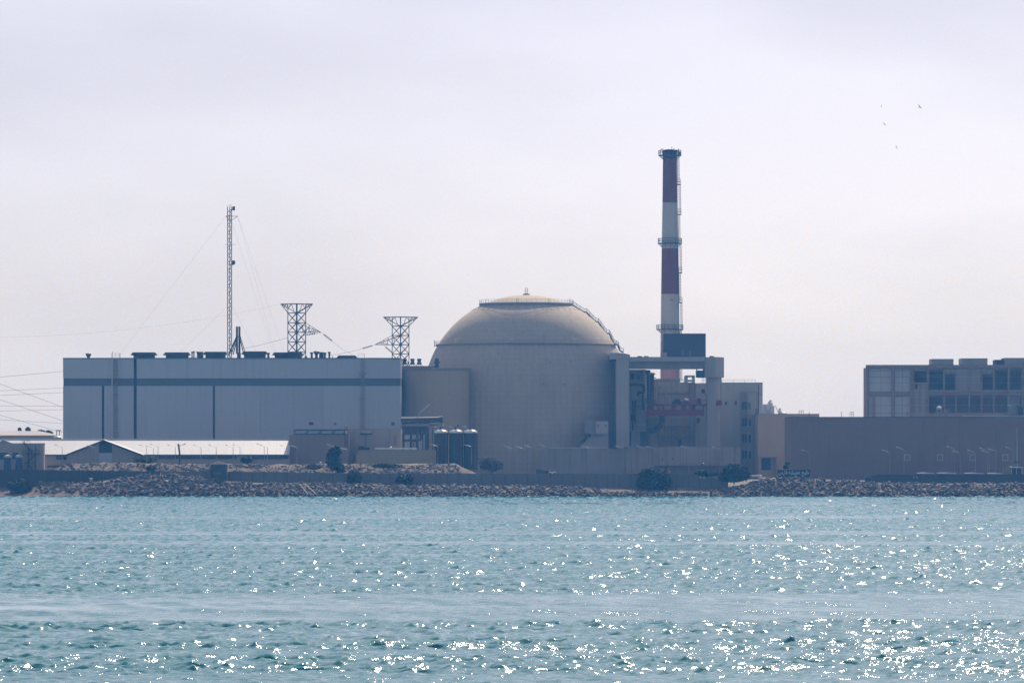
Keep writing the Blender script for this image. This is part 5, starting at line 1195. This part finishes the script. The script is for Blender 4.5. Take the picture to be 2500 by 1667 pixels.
# ------------------------------------------------------------------ street lamps
lp = thing('street_lamp', (0, 0, 0), '', 'street lamp', 'street lamps along the plant road')
part('pole', MB().bar((0, 0, 0), (0, 0, 8.0), .10, 8, .06), M['galv'], lp)
part('arm', MB().tube([(0, 0, 8.0), (.35, 0, 8.25), (1.7, 0, 8.75)], .055, 6), M['galv'], lp)
part('lamp_head', MB().prism([(1.6, 8.68), (2.45, 8.98), (2.35, 9.16), (1.7, 8.95)], -.16, .16), M['white'], lp)  # white colour stands in for the sun glinting on the head
LAMPS = [(152, -1, 1084, 1146, 'lamp before the white roof left of the gable'), (231, -1, 1086, 1140, 'lamp whose arm crosses the left slope of the gable'),
 (358, -1, 1085, 1138, 'lamp just right of the gable eave, arm to the left'), (386, -1, 1083, 1140, 'lamp with a tall left arm before the white roof'), (375, -1, 1087, 1138, 'lamp squeezed between two others right of the gable'),
 (428, 1, 1085, 1138, 'lamp behind the dark leaning post on the white roof'), (491, 1, 1085, 1138, 'left lamp of the pair whose arms meet over the roof'), (528, -1, 1085, 1138, 'right lamp of the pair whose arms meet over the roof'),
 (569, 1, 1085, 1138, 'lamp right of the hut with its arm to the right'), (586, 1, 1084.5, 1136, 'lamp close beside the one right of the hut'), (645, 1, 1082, 1138, 'dark lamp before the white roof, right part'), (653, -1, 1085, 1136, 'thin lamp beside the dark one on the white roof'),
 (703, 1, 1086, 1136, 'lamp at the right end of the white roof'), (724, -1, 1086, 1130, 'faint lamp before the grey-brown block'), (817, 1, 1083, 1149, 'lamp standing in front of the bushy tree'), (847, -1, 1092, 1134, 'lamp at the corner of the grey-brown block'),
 (1069, 1, 1083.5, 1133, 'lamp before the left storage tank'), (1151, -1, 1084.5, 1133, 'lamp before the right storage tank'), (1250, -1, 1087, 1153, 'first lamp before the blank dome wall from its left'), (1278, 1, 1088, 1150, 'second lamp before the blank dome wall from its left'),
 (1298, 1, 1085, 1152, 'third lamp before the blank dome wall from its left'), (1334, -1, 1083, 1150, 'lamp at the pillars where the low frontage starts'), (1440, -1, 1086, 1150, 'lamp below the ledge box of the dome'), (1521, -1, 1086, 1152, 'lamp under the tall buttress'),
 (1573, 1, 1087, 1152, 'lamp left of the streaked frontage wall'), (1596, -1, 1088, 1152, 'lamp at the corner of the streaked frontage wall'), (1681, -1, 1087, 1158, 'tall lamp before the streaked frontage wall'), (1757, -1, 1089, 1150, 'lamp under the gantry column'),
 (1976, 1, 1097, 1152, 'lamp on the brown hall near the sign board'), (2172, 1, 1097, 1157, 'lamp left of the first square window'), (2207, 1, 1090, 1157, 'faint lamp touching the first square window'), (2330, 1, 1088, 1158, 'tallest lamp between second and third square window'),
 (2344, 1, 1099, 1158, 'shorter lamp between second and third square window'), (2381, 1, 1097, 1157, 'lamp touching the third square window'), (2410, 1, 1092, 1157, 'lamp right after the third square window'), (2415, 1, 1098.5, 1157, 'lamp with a low arm before the fourth square window'), (2432, 1, 1094, 1157, 'lamp just left of the fourth square window'), (2473, 1, 1090, 1158, 'lamp right of the fourth square window')]
index_kids(lp)
for i, (px, d, t, b, l) in enumerate(LAMPS):
    o = lp if i == 0 else copy_tree(lp)
    Yq_ = 1549.0 if px < 1160 else 1557.0
    z0, z1 = PZ(b, Yq_), PZ(t, Yq_)
    o.location = (PX(px, Yq_), Yq_, z0); k = (z1 - z0) / 9.16; o.scale = (d, 1, k); o['label'] = l
    if d < 0: o.rotation_euler = (0, 0, math.pi); o.scale = (1, 1, k)
# leaning dark utility post
t = thing('utility_post', base_of(437, 1547, PZ(1152, 1547)), 'thick dark crooked post standing before the white roof', 'post')
part('post', MB().tube([PP(438.5, 1153, 1547), PP(438.5, 1108, 1547), PP(437, 1094, 1547), PP(436, 1086, 1547)], .28, 8), M['steel'], t); part('post_head', MB().bar(PP(433.5, 1087, 1547), PP(437.5, 1085, 1547), .35, 6), M['steel'], t)
part('arm', MB().bar(PP(437, 1088, 1547), PP(451, 1083.5, 1547), .08).bar(PP(447, 1085, 1547), PP(453, 1083, 1547), .16), M['galv'], t)
t = thing('tall_mast', base_of(2483, 1580, 4.6), 'thick pale mast at the right end of the brown hall', 'mast')
part('pole', MB().bar((PX(2483, 1580), 1580, 4.6), PP(2482, 1042, 1580), .42, 8, .2), M['galv'], t, smooth=True); part('crossarm', MB().box(PX(2476, 1580), PX(2488, 1580), 1579.5, 1580.5, PZ(1130, 1580), PZ(1126.5, 1580)), M['vent'], t)

# ------------------------------------------------------------------ trees and shrubs
def crown(blobs, n, leaf, rs, flat=0.75):
    V, Fc = [], []
    tot = sum(b[3]*b[4]*b[5] for b in blobs)
    for (cx, cy, cz, rx, ry, rz) in blobs:
        for _ in range(int(n * rx*ry*rz / tot)):
            d = rs.normal(size=3); d /= np.linalg.norm(d); rad_ = rs.uniform(0.45, 1.06) ** 0.6
            rad_ *= 1 + .22 * mnoise.noise((d[0]*2.2 + cx, d[1]*2.2, d[2]*2.2 + cz))
            c = np.array([cx + d[0]*rx*rad_, cy + d[1]*ry*rad_, cz + d[2]*rz*rad_])
            a = rs.normal(size=3); a /= np.linalg.norm(a); b = np.cross(a, d + rs.normal(size=3) * .5); b /= np.linalg.norm(b) + 1e-6
            s = leaf * rs.uniform(.5, 1.3); k = len(V)
            V += [tuple(c - a*s), tuple(c + b*s*flat), tuple(c + a*s), tuple(c - b*s*flat)]; Fc += [(k, k+1, k+2, k+3)]
    return MB().raw(V, Fc)
TR = np.random.RandomState(4)
def shrub(name, px0, px1, py0, py1, Yq_, label, mat='leaf', n=1500, leaf=.26, cat='bush', lobes=6, trunk=True, shape=None):
    x0, x1, z0, z1 = PX(px0, Yq_), PX(px1, Yq_), PZ(py1, Yq_), PZ(py0, Yq_); w_, h = x1 - x0, z1 - z0; xm = (x0 + x1) / 2
    t = thing(name, (xm, Yq_, z0), label, cat)
    bl = [(xm, Yq_, z0 + h*.45, w_*.36, w_*.34, h*.46)]
    for k in range(lobes):
        a = TR.uniform(0, 6.28); bl.append((xm + w_*.3*math.cos(a), Yq_ + w_*.22*math.sin(a), z0 + h*TR.uniform(.28, .66), w_*TR.uniform(.17, .26), w_*TR.uniform(.17, .25), h*TR.uniform(.22, .36)))
    if shape: bl = [(x0 + w_*a, Yq_ + (a - .5)*w_*.2, z0 + h*b, w_*c, w_*min(c, .4), h*d) for a, b, c, d in shape]
    part('crown', crown(bl, int(n * 1.7), leaf * 1.1, TR), M[mat], t)
    tk = MB(); zt_ = z0 + h*.6
    tk.bar((xm, Yq_, z0 - .6), (xm + .1, Yq_, z0 + h*.3), max(.08, w_*.025), 7, max(.06, w_*.017))
    for k in range(5):
        a = k * 1.26; tk.bar((xm + .1, Yq_, z0 + h*.28), (xm + w_*.25*math.cos(a), Yq_ + w_*.2*math.sin(a), zt_ + h*.12*math.sin(k)), max(.05, w_*.013), 5, .03)
    part('trunk', tk, M['bark'], t); return t
shrub('tree', 794, 842, 1088, 1158, 1531, 'tall bushy tree against the grey-brown block, a lamp before it', n=3200, leaf=.24, cat='tree', shape=[(.42, .72, .30, .24), (.62, .80, .2, .17), (.3, .5, .26, .26), (.5, .38, .32, .28), (.75, .2, .24, .2), (.2, .62, .17, .15), (.55, .95, .1, .07)])
shrub('bush', 846, 885, 1148, 1182, 1518.6, 'round dark bush in front of the shore wall', n=1900, leaf=.24, shape=[(.45, .55, .4, .44), (.62, .4, .36, .38), (.4, .3, .38, .3)])
shrub('bush', 961, 1012, 1156, 1183, 1518.6, 'wide dark bush before the wall below the low olive block', n=1800)
shrub('bush', 1170, 1230, 1114, 1152, 1552, 'spreading thin shrub right of the storage tanks', mat='leaf2', n=1700, leaf=.2, lobes=8)
shrub('bush', 1556, 1640, 1143, 1192, 1518, 'big square-cut dark shrub beside the palm', n=3600, leaf=.26, shape=[(.2, .5, .2, .42), (.45, .52, .24, .44), (.7, .5, .22, .45), (.88, .35, .14, .33), (.12, .25, .16, .24), (.5, .2, .4, .22), (.3, .8, .16, .2)])
shrub('tree', 1752, 1832, 1130, 1177, 1519, 'rounded green tree between the wall end and the sign', n=3600, leaf=.26, cat='tree', shape=[(.4, .62, .25, .36), (.62, .5, .28, .4), (.82, .4, .2, .34), (.25, .35, .2, .25), (.1, .25, .13, .16), (.5, .3, .38, .3), (.55, .78, .16, .16), (.78, .68, .13, .16)])
shrub('bush', 18, 82, 1166, 1203, 1511, 'sprawling dark bush above the sandy beach', n=2400, leaf=.24, lobes=8)
shrub('bush', 356, 382, 1136, 1149, 1532, 'small dark bush on top of the bank below the shed', n=700, leaf=.2)
shrub('bush', 586, 618, 1111, 1132, 1553, 'bush against the shed wall right of the hut', n=1000, leaf=.2)
shrub('bush', 326, 384, 1112, 1131, 1554, 'pale dusty shrub at the right foot of the gable', mat='leaf2', n=1300, leaf=.18, lobes=8)
shrub('bush', 1098 - 190, 985, 1131, 1142, 1536, 'low scrub along the bank before the olive block', n=1200, leaf=.2, lobes=9)
shrub('bush', 742, 792, 1130, 1146, 1534, 'low scrub left of the bushy tree', mat='leaf2', n=700, leaf=.18, lobes=7)
shrub('bush', 85, 190, 1172, 1188, 1516, 'low weeds along the foot of the dark left wall', mat='leaf2', n=1300, leaf=.18, lobes=12)
shrub('bush', 1925, 2008, 1158, 1170, 1518.4, 'sparse weeds behind the right end of the sign', mat='leaf2', n=300, leaf=.15, lobes=9)
shrub('bush', 1690, 1755, 1145, 1163, 1523, 'dark hedge left of the rounded green tree', n=1200, leaf=.22, lobes=9)
for a, b, c, d, l in ((43, 52, 1042, 1056, 'single small tree behind the far shed roof'), (60, 75, 1041, 1056, 'pair-crowned tree behind the far shed roof'), (91, 110, 1048, 1060, 'dark tree on the right slope of the far shed roof'), (109, 129, 1049, 1062, 'tree next to the flood gantry behind the far shed')):
    shrub('tree', a, b, c, d, 1800, l, n=420, leaf=.3, cat='tree', lobes=4)
# clipped mushroom tree behind the sign
t = thing('topiary_tree', base_of(1917, 1519, 5), 'clipped tree with a flat mushroom top rising behind the sign', 'tree')
x = PX(1917, 1519); k = 1519 / F
part('crown', crown([(PX(1922.5, 1519), 1519, PZ(1131, 1519), 7.2*k, 7*k, 3.0*k)], 900, .16, TR), M['leaf'], t)
part('lower_crown', crown([(PX(1918, 1519), 1519, PZ(1140, 1519), 6.6*k, 6*k, 6.0*k), (PX(1920, 1519), 1519, PZ(1146, 1519), 4*k, 4*k, 4*k)], 1000, .17, TR), M['leaf'], t)
part('trunk', MB().bar((PX(1920, 1519), 1519, 4.5), PP(1922, 1131, 1519), .14, 7, .09), M['bark'], t)
# palm
Yp = 1517.5
t = thing('palm_tree', base_of(1626, Yp, 2.6), 'small palm with drooping fronds at the right of the square shrub', 'palm tree')
top_ = PP(1624, 1153, Yp)
part('trunk', MB().bar((PX(1627, Yp), Yp, 2.0), top_, .3, 8, .2), M['bark'], t)
fm = []
for k in range(22):
    az = k * 2.4; el = RD(75 - 75 * (k / 21.0) ** .8) ; L_ = TR.uniform(2.0, 2.9); m = MB(); P = []; c = top_.copy(); d = Vector((math.cos(az)*math.cos(el), math.sin(az)*math.cos(el), math.sin(el)))
    for j in range(9):
        P.append(c.copy()); c = c + d * (L_ / 8); d = (d + Vector((0, 0, -.17))).normalized()
    for j in range(8):
        u = (P[j+1] - P[j]).normalized(); s = u.cross(Vector((0, 0, 1))); s = s.normalized() if s.length > 1e-3 else Vector((1, 0, 0)); wl = .55 * math.sin(math.pi * (j + 1.2) / 9.5)
        m.bar(P[j], P[j+1], .025, 3)
        for sg_ in (-1, 1):
            for f in (0, .5):
                a = P[j].lerp(P[j+1], f); e_ = a + s * sg_ * wl + u * .35 + Vector((0, 0, -.22)); b_ = a + u * .12
                m.raw([a, b_, e_], [(0, 1, 2)])
    part('frond', m, M['leaf'], t)

# ------------------------------------------------------------------ vehicles and small things
def car(px0, px1, ptop, Yq_, mat, label, cat='car', name='parked_car', van=False):
    L_ = PX(px1, Yq_) - PX(px0, Yq_); xm = (PX(px0, Yq_) + PX(px1, Yq_)) / 2; zt_ = PZ(ptop, Yq_); h = 1.95 if van else 1.5; z0 = zt_ - h; g = 'vehicles parked behind the shore wall'
    t = thing(name, (xm, Yq_, z0), label, cat, g); l = L_ / 2; w_ = .85
    P = [(-l, .35), (l, .35), (l, .85), (l*.86, .95), (l*.5, h), (-l*.62, h), (-l*.92, .98), (-l, .85)] if not van else [(-l, .4), (l, .4), (l, 1.1), (l*.85, 1.25), (l*.7, h), (-l, h)]
    part('body', MB().prism([(xm + a, z0 + b) for a, b in P], Yq_ - w_, Yq_ + w_), M[mat], t)
    Gp = [(l*.72, 1.0), (l*.46, h - .1), (-l*.58, h - .1), (-l*.82, 1.0)] if not van else [(l*.78, 1.25), (l*.66, h - .12), (l*.3, h - .12), (l*.3, 1.25)]
    part('window', MB().prism([(xm + a, z0 + b) for a, b in Gp], Yq_ - w_ - .02, Yq_ - w_ - .003), M['glass'], t)
    for a in (-.62, .62):
        m = MB(); n = 14
        for y0_, y1_ in ((Yq_ - w_ - .03, Yq_ - w_ + .2), (Yq_ + w_ - .2, Yq_ + w_ + .03)):
            m.bar((xm + a*l, y0_, z0 + .33), (xm + a*l, y1_, z0 + .33), .33, n)
        wh = part('wheel', m, M['steel'], t)
    return t
car(1340, 1357, 1146.2, 1530, 'white', 'white car showing just its roof over the wall')
car(1309, 1330, 1145.5, 1529, 'steel', 'dark van beside the white car at the wall', 'van', 'parked_van', True)
car(1350 - 22, 1350 - 8, 1147.5, 1536, 'vent', 'grey car parked behind the white car')
for i, (a, b, pt, l) in enumerate(((2240, 2280, 1153, 'first white canopy roof from the left over the right wall'), (2288, 2335, 1153, 'second white canopy roof from the left over the right wall'), (2356, 2400, 1153.4, 'third white canopy roof from the left over the right wall'), (2412, 2450, 1154, 'white canopy roof next to the yellow kiosk'))):
    Yq_ = 1534.0; t = thing('parking_canopy', base_of((a + b) / 2, Yq_, 3.6), l, 'canopy', 'canopies behind the right shore wall')
    x0, x1 = PX(a, Yq_), PX(b, Yq_); zt_ = PZ(pt, Yq_)
    part('roof', MB().prism([(x0, zt_ - .25), (x1, zt_ - .32), (x1, zt_ - .14), (x0 + (x1-x0)*.5, zt_), (x0, zt_ - .1)], Yq_ - 1.5, Yq_ + 3), M['white'], t)
    for x in (x0 + .4, (x0 + x1) / 2, x1 - .4): part('post', MB().bar((x, Yq_ + 2.5, 3.4), (x, Yq_ + 2.5, zt_ - .28), .08, 6), M['galv'], t)
Yq_ = 1530.0
t = thing('kiosk', base_of(2457, Yq_, 3.6), 'small yellow kiosk over the right shore wall', 'kiosk')
part('wall', wbox(MB(), 2449, 2465, 1141, 1175, Yq_, 2), M['yellow'], t); part('roof', MB().box(PX(2448.3, Yq_), PX(2465.7, Yq_), Yq_ - .2, Yq_ + 2.2, PZ(1141, Yq_), PZ(1140, Yq_)), M['yellow'], t)
t = thing('shelter', base_of(2482, Yq_, 3.6), 'open shelter with a white flat roof beside the yellow kiosk', 'shelter')
part('roof', MB().prism([(PX(2466, Yq_), PZ(1140.4, Yq_)), (PX(2497, Yq_), PZ(1141.5, Yq_)), (PX(2497, Yq_), PZ(1139.6, Yq_)), (PX(2469, Yq_), PZ(1138, Yq_)), (PX(2466, Yq_), PZ(1138.6, Yq_))], Yq_ - .6, Yq_ + 2.4), M['white'], t)
for a in (2469, 2481, 2494): part('post', MB().box(PX(a, Yq_), PX(a, Yq_) + .2, Yq_ - .2, Yq_, 3.5, PZ(1141, Yq_)), M['sheet'], t)
part('back_wall', wbox(MB(), 2468, 2496, 1143, 1175, Yq_ + 2, .2), M['walld'], t)
t = thing('beacon', base_of(2235, 1519, 3), 'little post with two white lamp heads before the right wall', 'lamp')
part('post', MB().bar((PX(2235, 1519), 1519, 2.6), PP(2235, 1166, 1519), .09, 6), M['steel'], t)
for a in (2231, 2238.5): part('lamp_head', MB().prism([(PX(a - 1.6, 1519), PZ(1166, 1519)), (PX(a + 1.6, 1519), PZ(1166, 1519)), (PX(a + 1.0, 1519), PZ(1164.6, 1519)), (PX(a - 1, 1519), PZ(1164.6, 1519))], 1518.6, 1519.4), M['white'], t)
part('bracket', MB().box(PX(2231, 1519), PX(2239, 1519), 1518.9, 1519.1, PZ(1168, 1519), PZ(1167, 1519)), M['steel'], t)
t = thing('boat', PP(1844, 1163, 1519.5), 'small white boat hull drawn up between the tree and the sign', 'boat')
x0, x1 = PX(1829, 1519.5), PX(1860, 1519.5); zb = PZ(1163.5, 1519.5); V_ = []; Fq = []
for i in range(9):
    f = i / 8; w_ = .75 * math.sin(math.pi * (.12 + .88 * f) ** 1.2) ** .7 + .02; zz_ = zb + .45 + .18 * abs(f - .4); x = x0 + (x1 - x0) * f
    V_ += [(x, 1519.5 - w_, zz_), (x, 1519.5, zb - .1 + .25 * max(0, .25 - f)), (x, 1519.5 + w_, zz_), (x, 1519.5, zz_ - .12)]
for i in range(8):
    b = i * 4
    for j in range(4): Fq.append((b + j, b + (j+1) % 4, b + 4 + (j+1) % 4, b + 4 + j))
part('hull', MB().raw(V_, Fq + [(0, 1, 2, 3), (35, 34, 33, 32)]), M['white'], t); part('gunwale', MB().tube([V_[4*i] for i in range(9)], .05, 5).tube([V_[4*i+2] for i in range(9)], .05, 5), M['galv'], t)
t = thing('lidded_drum', base_of(222, 1517, 3.3), 'small white lidded drum before the dark left wall', 'drum'); x = PX(222, 1517)
part('drum', MB().lathe(x, 1517, [(.42, PZ(1176, 1517)), (.42, PZ(1168.5, 1517))], 14), M['concd'], t); part('lid', MB().lathe(x, 1517, [(.62, PZ(1168.4, 1517)), (.62, PZ(1167, 1517)), (.1, PZ(1166.4, 1517))], 14), M['white'], t)
t = thing('satellite_dish', PP(783, 1131, 1552), 'tiny bright dish on a post left of the bushy tree', 'dish')
part('post', MB().bar(PP(781, 1136, 1552), PP(782, 1129, 1552), .08), M['galv'], t); part('dish', MB().lathe(PX(783, 1552), 1552, [(.08, PZ(1129.8, 1552)), (.3, PZ(1129.4, 1552)), (.36, PZ(1128.6, 1552)), (.05, PZ(1127.6, 1552))], 12), M['white'], t)
t = thing('pipeline', PP(140, 1138, 1549), 'dark pipe lying along the bank below the left lamp', 'pipe')
part('pipe', MB().bar(PP(116, 1138.5, 1546), PP(168, 1136.5, 1546), .28, 8), M['steel'], t)
for a in (120, 142, 164): part('support', MB().box(PX(a, 1546), PX(a, 1546) + .3, 1545.7, 1546.3, PZ(1148, 1546), PZ(1138.6, 1546)), M['concd'], t)
t = thing('instrument_post', PP(1714, 1157, 1540), 'short dark post with brackets and a white cap in the yard', 'post')
m = MB(); m.bar((PX(1714, 1540), 1540, 4), PP(1714, 1131, 1540), .3, 6).bar(PP(1704, 1142.5, 1540), PP(1724, 1142.5, 1540), .16).bar(PP(1724, 1143, 1540), PP(1724, 1149, 1540), .1); part('post', m, M['vent'], t)
part('cap', MB().lathe(PX(1717, 1540), 1540, [(.3, PZ(1131.5, 1540)), (.36, PZ(1130.5, 1540)), (.05, PZ(1128.6, 1540))], 10), M['white'], t)

FO = MB()
for k in range(26):
    px = 2335 + TR.uniform(-1, 1) * 75; x = PX(px, 1500); r = TR.uniform(.25, .8); y = 1500.2 - TR.uniform(0, .6); n = 7
    FO.raw([(x + r*math.cos(a)*TR.uniform(.7, 1.2), y + .3*math.sin(a), .12) for a in np.linspace(0, 5.5, n)] + [(x, y, .28)], [(i, (i+1) % n, n) for i in range(n)])
solo('surf_foam', FO, M['white'], (PX(2335, 1500), 1500, 0), kind='stuff')

# ------------------------------------------------------------------ birds
def bird(px, py, Yq_, sz, roll, up, label):
    c = PP(px, py, Yq_); V_ = []; Fc = []
    n = 8; prof_ = [(-.5, .01), (-.32, .07), (-.05, .11), (.2, .09), (.38, .06), (.46, .05), (.56, .008)]
    for x, r in prof_:
        for k in range(n): a = 2*math.pi*k/n; V_.append((x, r*math.cos(a), r*.9*math.sin(a)))
    for j in range(len(prof_) - 1):
        for k in range(n): Fc.append((j*n+k, j*n+(k+1) % n, (j+1)*n+(k+1) % n, (j+1)*n+k))
    for s in (-1, 1):
        b = len(V_); W = [(.18, .05, .05), (-.1, .05, .05), (.2, .45, .05 + up*.5), (-.08, .45, .03 + up*.5), (-.05, 1.0, .02 + up), (-.2, .98, .02 + up)]
        V_ += [(x, s*y, z) for x, y, z in W] + [(x, s*y, z - .025) for x, y, z in W]
        Fc += [(b, b+1, b+3, b+2), (b+2, b+3, b+5, b+4), (b+6, b+8, b+9, b+7), (b+8, b+10, b+11, b+9), (b+4, b+5, b+11, b+10), (b, b+2, b+8, b+6), (b+2, b+4, b+10, b+8), (b+1, b+7, b+9, b+3), (b+3, b+9, b+11, b+5)]
    b = len(V_); V_ += [(-.45, 0, .02), (-.78, -.12, .01), (-.78, .12, .01), (-.45, 0, -.02)]; Fc += [(b, b+2, b+1), (b+3, b+1, b+2)]
    me = MB().raw(V_, Fc).mesh('bird', M['bird'], (0, 0, 0), True)
    o = bpy.data.objects.new('bird', me); COL.objects.link(o); o.location = c; o.scale = (sz,)*3; o.rotation_euler = roll
    tag(o, label, 'bird', 'birds flying right of the chimney')
bird(2151, 261, 1150, .5, (RD(75), RD(20), RD(70)), .5, 'upper left one of the four small dark birds in the sky')
bird(2245, 261.5, 1150, .6, (RD(62), RD(-30), RD(40)), .35, 'upper right and largest of the four dark birds in the sky')
bird(2159, 304, 1150, .5, (RD(60), RD(-25), RD(55)), .4, 'middle one of the dark birds, under the upper left one')
bird(2188.5, 360, 1150, .5, (RD(65), RD(-20), RD(60)), .4, 'lowest of the four small dark birds in the sky')
SC.cycles.use_denoising = True; SC.cycles.denoising_prefilter = 'NONE'
